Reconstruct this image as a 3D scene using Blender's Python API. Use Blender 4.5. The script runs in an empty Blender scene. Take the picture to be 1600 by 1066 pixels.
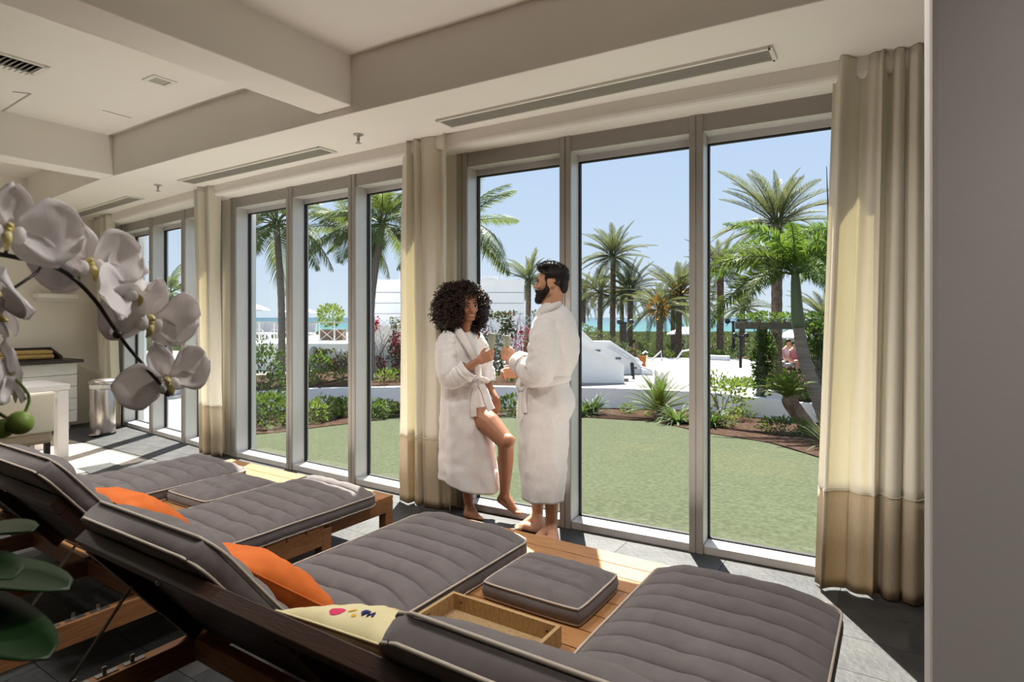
import bpy, bmesh, math, random
import numpy as np
from mathutils import Vector, Matrix, Quaternion, noise

random.seed(7)
SC = bpy.context.scene
COL = SC.collection

# ------------------------------------------------------------------ camera
FPX, CX, HY, EYE = 930.0, 800.0, 496.0, 1.45      # focal length in pixels, horizon row, eye height
YAW = math.atan2(605, 930)
SN, CS = math.sin(YAW), math.cos(YAW)
FW = Vector((-SN, CS, 0)); RT = Vector((CS, SN, 0))
cam_d = bpy.data.cameras.new('camera'); cam = bpy.data.objects.new('camera', cam_d); COL.objects.link(cam)
cam_d.sensor_width = 36; cam_d.sensor_fit = 'HORIZONTAL'
cam_d.lens = FPX / 1600 * 36
cam_d.shift_y = -37 / 1600
cam_d.clip_start = 0.05; cam_d.clip_end = 20000
cam_d.dof.use_dof = True; cam_d.dof.focus_distance = 4.2; cam_d.dof.aperture_fstop = 9
cam.location = (0, 0, EYE); cam.rotation_euler = (math.pi / 2, 0, YAW)
SC.camera = cam

# ------------------------------------------------------------------ sky, sun, exposure
SKY_STRENGTH = 1.12
SUN_STRENGTH = 19.0
world = bpy.data.worlds.new('sky'); SC.world = world; world.use_nodes = True
wn = world.node_tree; wn.nodes.clear()
wo = wn.nodes.new('ShaderNodeOutputWorld'); wb = wn.nodes.new('ShaderNodeBackground')
tc = wn.nodes.new('ShaderNodeTexCoord'); sx = wn.nodes.new('ShaderNodeSeparateXYZ'); cr = wn.nodes.new('ShaderNodeValToRGB')
wn.links.new(tc.outputs['Generated'], sx.inputs[0]); wn.links.new(sx.outputs['Z'], cr.inputs[0])
e = cr.color_ramp.elements
e[0].position = 0.0; e[0].color = (0.66, 0.76, 0.86, 1)
e[1].position = 1.0; e[1].color = (0.36, 0.50, 0.80, 1)
k = e.new(0.12); k.color = (0.57, 0.70, 0.88, 1)
k = e.new(0.35); k.color = (0.46, 0.61, 0.86, 1)
wn.links.new(cr.outputs[0], wb.inputs[0]); wb.inputs[1].default_value = SKY_STRENGTH
wn.links.new(wb.outputs[0], wo.inputs[0])
sun_d = bpy.data.lights.new('sun', 'SUN'); sun = bpy.data.objects.new('sun', sun_d); COL.objects.link(sun)
sun_d.energy = SUN_STRENGTH; sun_d.angle = math.radians(0.55); sun_d.color = (1.0, 0.95, 0.86)
SUN_DIR = Vector((0.50, -0.87, -1.40)).normalized()           # the way the light travels
sun.rotation_euler = SUN_DIR.to_track_quat('-Z', 'Y').to_euler(); sun.location = (-6, 12, 15)
VS = SC.view_settings
VS.view_transform = 'Standard'; VS.look = 'None'; VS.gamma = 1; VS.exposure = 0.0; VS.use_curve_mapping = False
SC.cycles.use_denoising = True
SC.cycles.max_bounces = 10; SC.cycles.diffuse_bounces = 6; SC.cycles.transparent_max_bounces = 24
SC.cycles.sample_clamp_indirect = 6.0; SC.cycles.caustics_reflective = False; SC.cycles.caustics_refractive = False

# ------------------------------------------------------------------ measuring helpers
def ray(px, py):
    return FW + RT * ((px - CX) / FPX) + Vector((0, 0, (HY - py) / FPX))
def at(px, py, d):
    return Vector((0, 0, EYE)) + ray(px, py) * d
def onz(px, py, z):
    r = ray(px, py); return Vector((0, 0, EYE)) + r * ((z - EYE) / r.z)
def plan(px, d):
    p = at(px, HY, d); return Vector((p.x, p.y))
def yw(X, off=0.0):                    # the gently curved window wall, in plan
    return 3.56 + 0.012 * (X + 3.9) ** 2 + off
def gz(d):                             # the garden falls away gently
    return -0.06 - 0.07 * max(0.0, d - 5.0)
def gd(py):                            # distance of the garden ground seen at this row
    v = (py - HY) / FPX
    d = 1.51 / v
    return d if d <= 5 else 1.16 / (v - 0.07)
def gp(px, py):
    d = gd(py); p = plan(px, d); return Vector((p.x, p.y, gz(d)))
def depth(p):
    return p[0] * FW.x + p[1] * FW.y

# ------------------------------------------------------------------ materials
MATS = {}
def mat(name, col, rough=0.6, col2=None, nscale=20.0, bump=0.0, bscale=None, spec=0.4, metal=0.0, stretch=None,
        detail=4.0, transl=0.0, tcol=None, trans=0.0, alpha=1.0, sheen=0.0, coat=0.0, nlow=0.35, nhigh=0.65, emit=None):
    m = bpy.data.materials.new(name); m.use_nodes = True; MATS[name] = m
    nt = m.node_tree; N = nt.nodes; L = nt.links
    b = N['Principled BSDF']; out = N['Material Output']
    b.inputs['Base Color'].default_value = (*col, 1); b.inputs['Roughness'].default_value = rough
    b.inputs['Specular IOR Level'].default_value = spec; b.inputs['Metallic'].default_value = metal
    if sheen: b.inputs['Sheen Weight'].default_value = sheen
    if coat: b.inputs['Coat Weight'].default_value = coat
    if trans: b.inputs['Transmission Weight'].default_value = trans
    if col2 is not None or bump:
        t = N.new('ShaderNodeTexCoord'); mp = N.new('ShaderNodeMapping'); L.new(t.outputs['Object'], mp.inputs[0])
        if stretch: mp.inputs['Scale'].default_value = stretch
    if col2 is not None:
        n = N.new('ShaderNodeTexNoise'); n.inputs['Scale'].default_value = nscale; n.inputs['Detail'].default_value = detail
        L.new(mp.outputs[0], n.inputs['Vector'])
        r = N.new('ShaderNodeValToRGB'); r.color_ramp.elements[0].position = nlow; r.color_ramp.elements[1].position = nhigh
        r.color_ramp.elements[0].color = (*col, 1); r.color_ramp.elements[1].color = (*col2, 1)
        L.new(n.outputs['Fac'], r.inputs[0]); L.new(r.outputs[0], b.inputs['Base Color'])
    if bump:
        n2 = N.new('ShaderNodeTexNoise'); n2.inputs['Scale'].default_value = bscale or nscale; n2.inputs['Detail'].default_value = detail
        L.new(mp.outputs[0], n2.inputs['Vector'])
        bp = N.new('ShaderNodeBump'); bp.inputs['Strength'].default_value = bump; bp.inputs['Distance'].default_value = 0.01
        L.new(n2.outputs['Fac'], bp.inputs['Height']); L.new(bp.outputs[0], b.inputs['Normal'])
    if transl:
        tr = N.new('ShaderNodeBsdfTranslucent'); tr.inputs[0].default_value = (*(tcol or col), 1)
        mx = N.new('ShaderNodeMixShader'); mx.inputs[0].default_value = transl
        L.new(b.outputs[0], mx.inputs[1]); L.new(tr.outputs[0], mx.inputs[2]); L.new(mx.outputs[0], out.inputs[0])
    return m

def glass_mat(name, tint, refl=0.06):
    m = bpy.data.materials.new(name); m.use_nodes = True; nt = m.node_tree; nt.nodes.clear(); MATS[name] = m
    o = nt.nodes.new('ShaderNodeOutputMaterial'); t = nt.nodes.new('ShaderNodeBsdfTransparent'); g = nt.nodes.new('ShaderNodeBsdfGlossy')
    x = nt.nodes.new('ShaderNodeMixShader'); fr = nt.nodes.new('ShaderNodeFresnel'); fr.inputs[0].default_value = 1.33
    t.inputs[0].default_value = (*tint, 1); g.inputs['Roughness'].default_value = 0.0; g.inputs[0].default_value = (1, 1, 1, 1)
    nt.links.new(fr.outputs[0], x.inputs[0]); nt.links.new(t.outputs[0], x.inputs[1]); nt.links.new(g.outputs[0], x.inputs[2]); nt.links.new(x.outputs[0], o.inputs[0])
    return m

mat('plaster', (0.82, 0.79, 0.735), 0.8, (0.84, 0.81, 0.76), 1.5, 0.05, 60)
mat('wall_paint', (0.78, 0.74, 0.66), 0.8, (0.82, 0.78, 0.70), 2.0, 0.05, 60)
mat('bounce_damper', (0.10, 0.065, 0.045), 0.6, (0.13, 0.085, 0.06), 4.0, 0.1, 20, stretch=(1, 1, .2))  # dark finish invented for the unseen walls, to cut bounce from behind
mat('pillar_paint', (0.60, 0.575, 0.56), 0.75, (0.63, 0.60, 0.58), 2.0, 0.05, 60)
mat('aluminium', (0.62, 0.61, 0.60), 0.42, (0.66, 0.65, 0.64), 3.0, spec=0.5, metal=0.25)
mat('alu_front', (0.36, 0.34, 0.31), 0.5, (0.39, 0.37, 0.34), 3.0, metal=0.2)
mat('gasket', (0.012, 0.010, 0.012), 0.6)
glass_mat('window_glass', (0.95, 0.97, 0.96))
mat('vent_metal', (0.42, 0.40, 0.36), 0.5)
mat('vent_dark', (0.05, 0.047, 0.04), 0.7)
mat('vent_white', (0.74, 0.72, 0.66), 0.6)
mat('slate', (0.028, 0.029, 0.031), 0.55, (0.056, 0.056, 0.056), 5.0, 0.35, 30, detail=8)
mat('grout', (0.10, 0.095, 0.09), 0.9)
mat('pale_tile', (0.42, 0.37, 0.30), 0.5, (0.52, 0.47, 0.39), 4.0, 0.1, 20, stretch=(1, 5, 1))
mat('teak', (0.33, 0.152, 0.052), 0.5, (0.45, 0.225, 0.088), 9.0, 0.12, 30, stretch=(1.2, 14, 14), detail=8)
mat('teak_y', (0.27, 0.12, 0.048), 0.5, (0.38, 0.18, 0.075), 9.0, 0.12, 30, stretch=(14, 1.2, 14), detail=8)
mat('teak_shaded', (0.0267, 0.0082, 0.0034), 0.5, (0.0410, 0.0135, 0.0054), 9.0, 0.12, 30, stretch=(1.2, 14, 14), detail=8)  # teak of the lounger backs, with their shade darkened into the colour
mat('taupe', (0.135, 0.118, 0.118), 0.9, (0.157, 0.138, 0.138), 14.0, 0.25, 9, sheen=0.2, spec=0.2, detail=6)
mat('crease_shade', (0.030, 0.026, 0.026), 0.9, spec=0.1)  # dark cord colour standing in for shade in the quilting creases
mat('piping', (0.50, 0.44, 0.37), 0.8)
mat('orange', (0.62, 0.135, 0.022), 0.75, (0.70, 0.17, 0.03), 10.0, 0.35, 6, spec=0.25)
mat('cream_print', (0.66, 0.58, 0.32), 0.8, (0.72, 0.64, 0.38), 8.0, 0.2, 8)
mat('pink_print', (0.62, 0.03, 0.12), 0.8); mat('yellow_print', (0.72, 0.40, 0.03), 0.8); mat('blue_print', (0.03, 0.035, 0.16), 0.8); mat('teal_print', (0.10, 0.42, 0.40), 0.8)
mat('metal', (0.42, 0.40, 0.37), 0.35, metal=0.9)
mat('woven', (0.30, 0.19, 0.085), 0.75, (0.46, 0.33, 0.17), 60.0, 0.5, 90, stretch=(1, 6, 1), detail=3)
mat('woven_rim', (0.38, 0.23, 0.10), 0.6, (0.52, 0.35, 0.17), 40.0, 0.4, 60, stretch=(6, 6, 1.0), detail=3)
mat('curtain_cream', (0.88, 0.85, 0.75), 0.9, (0.90, 0.87, 0.78), 40.0, 0.1, 120, transl=0.27, tcol=(0.90, 0.85, 0.66), spec=0.1)
mat('curtain_beige', (0.56, 0.48, 0.35), 0.9, (0.62, 0.535, 0.40), 50.0, 0.25, 160, transl=0.22, tcol=(0.60, 0.48, 0.28), spec=0.1, stretch=(3, 3, 0.4))
mat('white_lacquer', (0.76, 0.74, 0.74), 0.35)
mat('white_wood', (0.66, 0.65, 0.60), 0.6, (0.74, 0.73, 0.68), 6.0, 0.1, 30, stretch=(1, 1, 8))
mat('dark_wood', (0.035, 0.022, 0.016), 0.45)
mat('bamboo', (0.36, 0.23, 0.07), 0.6, (0.50, 0.34, 0.12), 30.0, 0.2, 40, stretch=(8, 1, 8))
mat('steel', (0.50, 0.46, 0.44), 0.28, metal=0.95)
mat('black_plastic', (0.015, 0.015, 0.016), 0.5)
mat('clear_bag', (0.62, 0.60, 0.58), 0.4)
mat('robe', (0.80, 0.775, 0.765), 0.92, (0.84, 0.815, 0.80), 60.0, 0.35, 220, sheen=0.3, spec=0.12)
mat('skin_w', (0.3557, 0.1606, 0.0895), 0.48, (0.4016, 0.1836, 0.1056), 12.0, spec=0.45)
mat('skin_m', (0.5590, 0.2925, 0.1755), 0.5, (0.6240, 0.3380, 0.2080), 12.0, spec=0.4)
mat('hair_black', (0.012, 0.009, 0.008), 0.55, spec=0.35)
mat('hair_curl', (0.020, 0.011, 0.008), 0.5, (0.045, 0.022, 0.015), 8.0, spec=0.4)
mat('eye_white', (0.75, 0.72, 0.70), 0.25); mat('iris', (0.02, 0.012, 0.008), 0.2)
mat('lips_w', (0.32, 0.075, 0.055), 0.4); mat('lips_m', (0.40, 0.16, 0.12), 0.5); mat('teeth', (0.82, 0.80, 0.76), 0.3)
glass_mat('flute_glass', (0.97, 0.98, 0.97))
mch = glass_mat('champagne', (0.92, 0.90, 0.72)); _n = mch.node_tree; _t = _n.nodes.new('ShaderNodeBsdfTranslucent'); _t.inputs[0].default_value = (1.0, 0.98, 0.88, 1); _d = _n.nodes.new('ShaderNodeMixShader'); _d.inputs[0].default_value = 0.55
_o = [q for q in _n.nodes if q.type == 'OUTPUT_MATERIAL'][0]; _s = _o.inputs[0].links[0].from_socket; _n.links.new(_s, _d.inputs[1]); _n.links.new(_t.outputs[0], _d.inputs[2]); _n.links.new(_d.outputs[0], _o.inputs[0])
mat('foam', (0.9, 0.89, 0.85), 0.7)
mat('petal', (0.86, 0.84, 0.85), 0.6, (0.90, 0.88, 0.88), 7.0, 0.15, 14, transl=0.45, tcol=(0.90, 0.86, 0.84), spec=0.25, stretch=(1, 6, 1))
mat('petal_back', (0.66, 0.57, 0.60), 0.6, transl=0.35, spec=0.25)
mat('orchid_lip', (0.62, 0.50, 0.08), 0.5, (0.70, 0.66, 0.42), 30)
mat('orchid_green', (0.20, 0.30, 0.05), 0.5)
mat('orchid_stem', (0.018, 0.012, 0.012), 0.45)
mat('orchid_leaf', (0.0065, 0.0221, 0.0059), 0.4, (0.0104, 0.0325, 0.0084), 5.0, spec=0.2)
mat('pot', (0.7, 0.69, 0.67), 0.4); mat('bark', (0.06, 0.04, 0.03), 0.9, (0.10, 0.07, 0.05), 30, 0.6, 40)
mat('turf', (0.0621, 0.0725, 0.0448), 0.95, (0.0931, 0.1052, 0.0655), 26.0, 0.6, 90, detail=9, spec=0.0)
mat('mulch', (0.0429, 0.0257, 0.0181), 0.95, (0.0815, 0.0537, 0.0408), 14.0, 0.9, 40, detail=8, spec=0.0)
mat('white_stucco', (0.86, 0.865, 0.875), 0.85, (0.88, 0.885, 0.89), 2.0, 0.1, 40)
mat('paving', (0.2375, 0.2288, 0.2150), 0.85, (0.2687, 0.2575, 0.2425), 1.5, 0.1, 30)
mat('step_stone', (0.16, 0.16, 0.165), 0.85)
mat('sand', (0.0250, 0.0300, 0.0150), 0.9, (0.0450, 0.0450, 0.0250), 2.0, spec=0.0)
mat('scrub', (0.0180, 0.0270, 0.0105), 0.9, (0.0330, 0.0420, 0.0180), 0.8, 0.6, 3, spec=0.0)
mat('trunk_grey', (0.1560, 0.1365, 0.1170), 0.9, (0.2184, 0.1950, 0.1677), 8.0, 0.5, 14, stretch=(0.4, 0.4, 6))
mat('trunk_brown', (0.0994, 0.0679, 0.0491), 0.95, (0.2106, 0.1463, 0.1053), 9.0, 0.9, 14)
mat('shaft_green', (0.085, 0.115, 0.060), 0.5)
mat('frond', (0.0585, 0.0936, 0.0234), 0.55, (0.1014, 0.1404, 0.0429), 1.2, transl=0.25, tcol=(0.1872, 0.2496, 0.0390), spec=0.12)
mat('frond_bright', (0.0663, 0.1248, 0.0218), 0.5, (0.1170, 0.1872, 0.0390), 1.4, transl=0.3, tcol=(0.2340, 0.3588, 0.0468), spec=0.12)
mat('frond_grey', (0.0819, 0.0975, 0.0468), 0.6, (0.1326, 0.1443, 0.0780), 0.6, transl=0.25, tcol=(0.2028, 0.2262, 0.0780), spec=0.12)
mat('dates', (0.7260, 0.3432, 0.0396), 0.6)
mat('leaf_dark', (0.0234, 0.0507, 0.0125), 0.5, (0.0468, 0.0819, 0.0218), 3.0, transl=0.2, tcol=(0.0936, 0.1716, 0.0234), spec=0.12)
mat('leaf_mid', (0.0491, 0.0878, 0.0182), 0.55, (0.0842, 0.1334, 0.0316), 3.0, transl=0.25, tcol=(0.1544, 0.2527, 0.0351), spec=0.12)
mat('leaf_lime', (0.0874, 0.1342, 0.0218), 0.55, (0.1310, 0.1810, 0.0374), 3.0, transl=0.3, tcol=(0.2246, 0.3120, 0.0437), spec=0.12)
mat('leaf_olive', (0.0663, 0.0819, 0.0351), 0.6, (0.1014, 0.1170, 0.0546), 3.0, transl=0.2, tcol=(0.1560, 0.1872, 0.0546), spec=0.12)
mat('bract', (0.3120, 0.0210, 0.0660), 0.7, (0.3720, 0.0360, 0.0600), 5.0, transl=0.3, tcol=(0.4200, 0.0300, 0.0720))
mat('twig', (0.1248, 0.1014, 0.0819), 0.9)
mat('pergola_wood', (0.1248, 0.1170, 0.1053), 0.9, (0.1716, 0.1599, 0.1443), 10.0, 0.3, 20)
mat('dark_metal', (0.022, 0.022, 0.024), 0.5)
mat('rail_white', (0.68, 0.69, 0.70), 0.5)
mat('chair_fabric', (0.40, 0.40, 0.41), 0.85); mat('umbrella_cloth', (0.78, 0.78, 0.80), 0.8, transl=0.3)
mat('planter_brown', (0.10, 0.055, 0.032), 0.7); mat('orange_board', (0.55, 0.17, 0.04), 0.7)
mat('shirt_pale', (0.50, 0.47, 0.55), 0.8); mat('shirt_pink', (0.60, 0.18, 0.20), 0.8)

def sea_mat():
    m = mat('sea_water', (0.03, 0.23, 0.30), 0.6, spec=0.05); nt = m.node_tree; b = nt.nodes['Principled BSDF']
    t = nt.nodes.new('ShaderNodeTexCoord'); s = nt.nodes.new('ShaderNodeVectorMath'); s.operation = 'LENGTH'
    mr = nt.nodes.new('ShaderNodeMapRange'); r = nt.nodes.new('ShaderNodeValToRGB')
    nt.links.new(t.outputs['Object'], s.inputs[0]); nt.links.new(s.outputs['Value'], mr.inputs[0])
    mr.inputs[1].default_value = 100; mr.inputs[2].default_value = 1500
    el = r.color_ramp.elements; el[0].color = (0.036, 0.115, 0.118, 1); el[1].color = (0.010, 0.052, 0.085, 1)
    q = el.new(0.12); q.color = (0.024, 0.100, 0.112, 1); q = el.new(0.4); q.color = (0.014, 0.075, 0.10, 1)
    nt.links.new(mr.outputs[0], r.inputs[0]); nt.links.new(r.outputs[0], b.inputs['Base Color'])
    n = nt.nodes.new('ShaderNodeTexNoise'); n.inputs['Scale'].default_value = 0.4; bp = nt.nodes.new('ShaderNodeBump'); bp.inputs['Strength'].default_value = 0.5
    nt.links.new(t.outputs['Object'], n.inputs['Vector']); nt.links.new(n.outputs['Fac'], bp.inputs['Height']); nt.links.new(bp.outputs[0], b.inputs['Normal'])
sea_mat()

# ------------------------------------------------------------------ mesh helpers
WORLD = {}
def tag(o, label=None, cat=None, group=None, kind=None):
    if label: o['label'] = label
    if cat: o['category'] = cat
    if group: o['group'] = group
    if kind: o['kind'] = kind
    return o
def empty(name, loc, label=None, cat=None, group=None, kind=None):
    o = bpy.data.objects.new(name, None); COL.objects.link(o); o.location = loc; WORLD[o.name] = Vector(loc); o.empty_display_size = 0.1
    return tag(o, label, cat, group, kind)
def link(name, me, world_loc, parent=None):
    o = bpy.data.objects.new(name, me); COL.objects.link(o)
    w = Vector(world_loc); WORLD[o.name] = w
    if parent is not None:
        o.parent = parent; o.location = w - WORLD[parent.name]
    else: o.location = w
    return o

class MB:
    def __init__(s): s.v = []; s.f = []
    def add(s, vs, fs):
        n = len(s.v); s.v += [tuple(p) for p in vs]; s.f += [tuple(i + n for i in q) for q in fs]; return s
    def box(s, lo, hi, M=None):
        (a, b, c), (d, e_, f) = lo, hi
        vs = [Vector(p) for p in ((a, b, c), (d, b, c), (d, e_, c), (a, e_, c), (a, b, f), (d, b, f), (d, e_, f), (a, e_, f))]
        if M is not None: vs = [M @ p for p in vs]
        return s.add(vs, [(3, 2, 1, 0), (4, 5, 6, 7), (0, 1, 5, 4), (1, 2, 6, 5), (2, 3, 7, 6), (3, 0, 4, 7)])
    def prism(s, poly, z0, z1):          # poly: plan points, counter-clockwise
        n = len(poly); vs = [(p[0], p[1], z0) for p in poly] + [(p[0], p[1], z1) for p in poly]
        fs = [tuple(range(n - 1, -1, -1)), tuple(range(n, 2 * n))] + [(i, (i + 1) % n, n + (i + 1) % n, n + i) for i in range(n)]
        return s.add(vs, fs)
    def slab(s, pts, off):               # polygon in space pushed along a vector
        n = len(pts); off = Vector(off); vs = [Vector(p) for p in pts] + [Vector(p) + off for p in pts]
        fs = [tuple(range(n - 1, -1, -1)), tuple(range(n, 2 * n))] + [(i, (i + 1) % n, n + (i + 1) % n, n + i) for i in range(n)]
        return s.add(vs, fs)
    def bar(s, a, b, w, h, up=Vector((0, 0, 1))):
        a = Vector(a); b = Vector(b); t = (b - a).normalized(); sd = t.cross(up)
        if sd.length < 1e-4: sd = t.cross(Vector((1, 0, 0)))
        sd.normalize(); u = sd.cross(t)
        vs = [p + sd * (w / 2 * i) + u * (h / 2 * j) for p in (a, b) for i, j in ((-1, -1), (1, -1), (1, 1), (-1, 1))]
        return s.add(vs, [(0, 1, 2, 3), (7, 6, 5, 4), (0, 4, 5, 1), (1, 5, 6, 2), (2, 6, 7, 3), (3, 7, 4, 0)])
    def tube(s, pts, rad, n=8, close=False, cap=True, flat=None, up=None):
        pts = [Vector(p) for p in pts]; m = len(pts)
        rads = rad if isinstance(rad, (list, tuple)) else [rad] * m
        base = len(s.v); prev = None
        for i, p in enumerate(pts):
            if close: t = pts[(i + 1) % m] - pts[i - 1]
            else: t = pts[min(i + 1, m - 1)] - pts[max(i - 1, 0)]
            t = t.normalized() if t.length > 1e-9 else Vector((0, 0, 1))
            if up is not None: prev = Vector(up)
            if prev is None: prev = Vector((0, 0, 1)) if abs(t.z) < 0.9 else Vector((1, 0, 0))
            a = prev - t * prev.dot(t)
            if a.length < 1e-6: a = t.orthogonal()
            a.normalize(); prev = a; b = t.cross(a)
            for j in range(n):
                an = 2 * math.pi * j / n; r = rads[i]
                fa, fb = flat if flat else (1, 1)
                s.v.append(tuple(p + a * (math.cos(an) * r * fa) + b * (math.sin(an) * r * fb)))
        segs = m if close else m - 1
        for i in range(segs):
            i2 = (i + 1) % m
            for j in range(n):
                j2 = (j + 1) % n
                s.f.append((base + i * n + j, base + i * n + j2, base + i2 * n + j2, base + i2 * n + j))
        if cap and not close:
            s.f.append(tuple(base + j for j in range(n - 1, -1, -1))); s.f.append(tuple(base + (m - 1) * n + j for j in range(n)))
        return s
    def lathe(s, prof, c=(0, 0, 0), n=24, M=None):       # prof: (radius, z)
        base = len(s.v); c = Vector(c)
        for r, z in prof:
            for j in range(n):
                an = 2 * math.pi * j / n; p = Vector((r * math.cos(an), r * math.sin(an), z))
                s.v.append(tuple((M @ p if M is not None else p) + c))
        for i in range(len(prof) - 1):
            for j in range(n):
                j2 = (j + 1) % n
                s.f.append((base + i * n + j, base + i * n + j2, base + (i + 1) * n + j2, base + (i + 1) * n + j))
        if prof[0][0] > 1e-5: s.f.append(tuple(base + j for j in range(n - 1, -1, -1)))
        if prof[-1][0] > 1e-5: s.f.append(tuple(base + (len(prof) - 1) * n + j for j in range(n)))
        return s
    def ball(s, c, r, M=None, nu=12, nv=8):
        r = r if isinstance(r, (tuple, list)) else (r, r, r); c = Vector(c); base = len(s.v)
        for i in range(nv + 1):
            th = math.pi * i / nv
            for j in range(nu):
                ph = 2 * math.pi * j / nu
                p = Vector((r[0] * math.sin(th) * math.cos(ph), r[1] * math.sin(th) * math.sin(ph), r[2] * math.cos(th)))
                s.v.append(tuple((M @ p if M is not None else p) + c))
        for i in range(nv):
            for j in range(nu):
                j2 = (j + 1) % nu
                s.f.append((base + i * nu + j, base + (i + 1) * nu + j, base + (i + 1) * nu + j2, base + i * nu + j2))
        return s
    def capsule(s, a, b, ra, rb, n=14):
        a = Vector(a); b = Vector(b); t = b - a; L = t.length
        if L < 1e-6: return s.ball(a, ra)
        M = t.to_track_quat('Z', 'Y').to_matrix(); prof = []
        for i in range(6):
            th = math.pi / 2 * i / 5; prof.append((max(1e-6, ra * math.sin(th)), -ra * math.cos(th)))
        for i in range(6):
            th = math.pi / 2 * i / 5; prof.append((max(1e-6, rb * math.cos(th)), L + rb * math.sin(th)))
        return s.lathe(prof, a, n, M)
    def grid(s, rows):                    # list of equally long rows of points
        base = len(s.v); w = len(rows[0])
        for r in rows: s.v += [tuple(p) for p in r]
        for i in range(len(rows) - 1):
            for j in range(w - 1):
                s.f.append((base + i * w + j, base + i * w + j + 1, base + (i + 1) * w + j + 1, base + (i + 1) * w + j))
        return s
    def mesh(s, name, m, smooth=False, origin=None, clean=True):
        me = bpy.data.meshes.new(name)
        if origin is None:
            A = np.array(s.v); lo = A.min(0); hi = A.max(0); origin = Vector(((lo[0] + hi[0]) / 2, (lo[1] + hi[1]) / 2, lo[2]))
        o = Vector(origin)
        me.from_pydata([(p[0] - o.x, p[1] - o.y, p[2] - o.z) for p in s.v], [], s.f)
        me.validate(); me.update()
        if clean:
            bm = bmesh.new(); bm.from_mesh(me); bmesh.ops.remove_doubles(bm, verts=bm.verts, dist=1e-5)
            bmesh.ops.recalc_face_normals(bm, faces=bm.faces); bm.to_mesh(me); bm.free()
        if smooth: me.polygons.foreach_set('use_smooth', [True] * len(me.polygons))
        if m: me.materials.append(MATS[m])
        return me, o
    def build(s, name, m, parent=None, smooth=False, bevel=0.0, solid=0.0, sub=0, origin=None, clean=True, auto=None):
        me, o = s.mesh(name, m, smooth, origin, clean); ob = link(name, me, o, parent)
        if solid:
            md = ob.modifiers.new('solid', 'SOLIDIFY'); md.thickness = solid; md.offset = 0
        if bevel:
            md = ob.modifiers.new('bevel', 'BEVEL'); md.width = bevel; md.segments = 2; md.limit_method = 'ANGLE'; md.angle_limit = math.radians(40)
        if sub:
            md = ob.modifiers.new('sub', 'SUBSURF'); md.levels = sub; md.render_levels = sub
        return ob

def catmull(pts, n):
    """resample a polyline of tuples smoothly: n points"""
    P = [Vector(p) if len(p) <= 4 else p for p in pts]; out = []; m = len(P) - 1
    for i in range(n):
        t = i / (n - 1) * m; k = min(int(t), m - 1); u = t - k
        p0 = P[max(k - 1, 0)]; p1 = P[k]; p2 = P[k + 1]; p3 = P[min(k + 2, m)]
        out.append(0.5 * ((2 * p1) + (p2 - p0) * u + (2 * p0 - 5 * p1 + 4 * p2 - p3) * u * u + (3 * p1 - p0 - 3 * p2 + p3) * u ** 3))
    return out
def nz(p, s=1.0):
    return noise.noise(Vector(p) * s)
def copy_tree(o, loc, parent=None):
    c = o.copy(); COL.objects.link(c)
    c.parent = parent
    if loc is not None: c.location = loc
    WORLD[c.name] = (WORLD[parent.name] if parent else Vector((0, 0, 0))) + c.location
    for ch in o.children: copy_tree(ch, None, c)
    return c
def remesh(mb, name, m, voxel, parent, smooth_it=6, fac=0.5):
    """fuse overlapping solids into one continuous skin"""
    me, o = mb.mesh(name, m, True, clean=False); tmp = link(name, me, o, None)
    md = tmp.modifiers.new('r', 'REMESH'); md.mode = 'VOXEL'; md.voxel_size = voxel; md.use_smooth_shade = True
    s2 = tmp.modifiers.new('s', 'SMOOTH'); s2.iterations = smooth_it; s2.factor = fac
    dg = bpy.context.evaluated_depsgraph_get(); ev = tmp.evaluated_get(dg)
    nm = bpy.data.meshes.new_from_object(ev); nm.name = name
    bpy.data.objects.remove(tmp); bpy.data.meshes.remove(me)
    nm.materials.clear(); nm.materials.append(MATS[m]); nm.polygons.foreach_set('use_smooth', [True] * len(nm.polygons))
    return link(name, nm, o, parent)

# ================================================================== THE ROOM
FASCIA = [(-11.0, 3.12), (-9.93, 3.01), (-8.2, 2.82), (-6.63, 2.69), (-4.8, 2.68), (-2.98, 2.726), (-0.70, 2.826), (1.6, 2.96)]
X_L, X_R, Y_B = -9.4, 1.3, -3.6
Z_C, Z_S, Z_T = 3.18, 2.80, 2.695                      # ceiling, soffit over the windows, top of the frames
def fy(X):
    for (a, b), (c, d) in zip(FASCIA, FASCIA[1:]):
        if a <= X <= c: return b + (d - b) * (X - a) / (c - a)
    return FASCIA[-1][1]

# --- floor: mortar bed with slate tiles by the window, pale tiles in the far corner
fl = MB(); fl.prism([(X_L, Y_B), (X_R, Y_B), (X_R, yw(X_R) + .2)] + [(x, yw(x) + .2) for x in np.linspace(X_R, X_L, 30)[1:]], -0.12, -0.006)
floor = fl.build('floor', 'grout'); tag(floor, kind='structure')
def tile_mesh(name, w, l, m):
    b = MB(); b.box((-w / 2, -l / 2, -0.02), (w / 2, l / 2, 0.0)); me, _ = b.mesh(name, m, False, (0, 0, 0)); return me
slate_me = tile_mesh('slate_tile', 0.602, 0.297, 'slate'); pale_me = tile_mesh('pale_tile', 0.897, 0.597, 'pale_tile')
n_t = 0
for j in range(20):
    y = 4.0 - 0.15 - 0.3 * j
    for i in range(20):
        x = 1.25 - 0.305 - 0.605 * i - (0.3 if j % 2 else 0)
        if x - .3 < X_L - .25 or y < -1.6: continue
        if x < -6.55 and y < 3.2: continue
        if y > yw(x) + .15: continue
        if n_t < 298:
            link('slate_tile', slate_me, (x, y, 0), floor); n_t += 1
b = MB()
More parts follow.
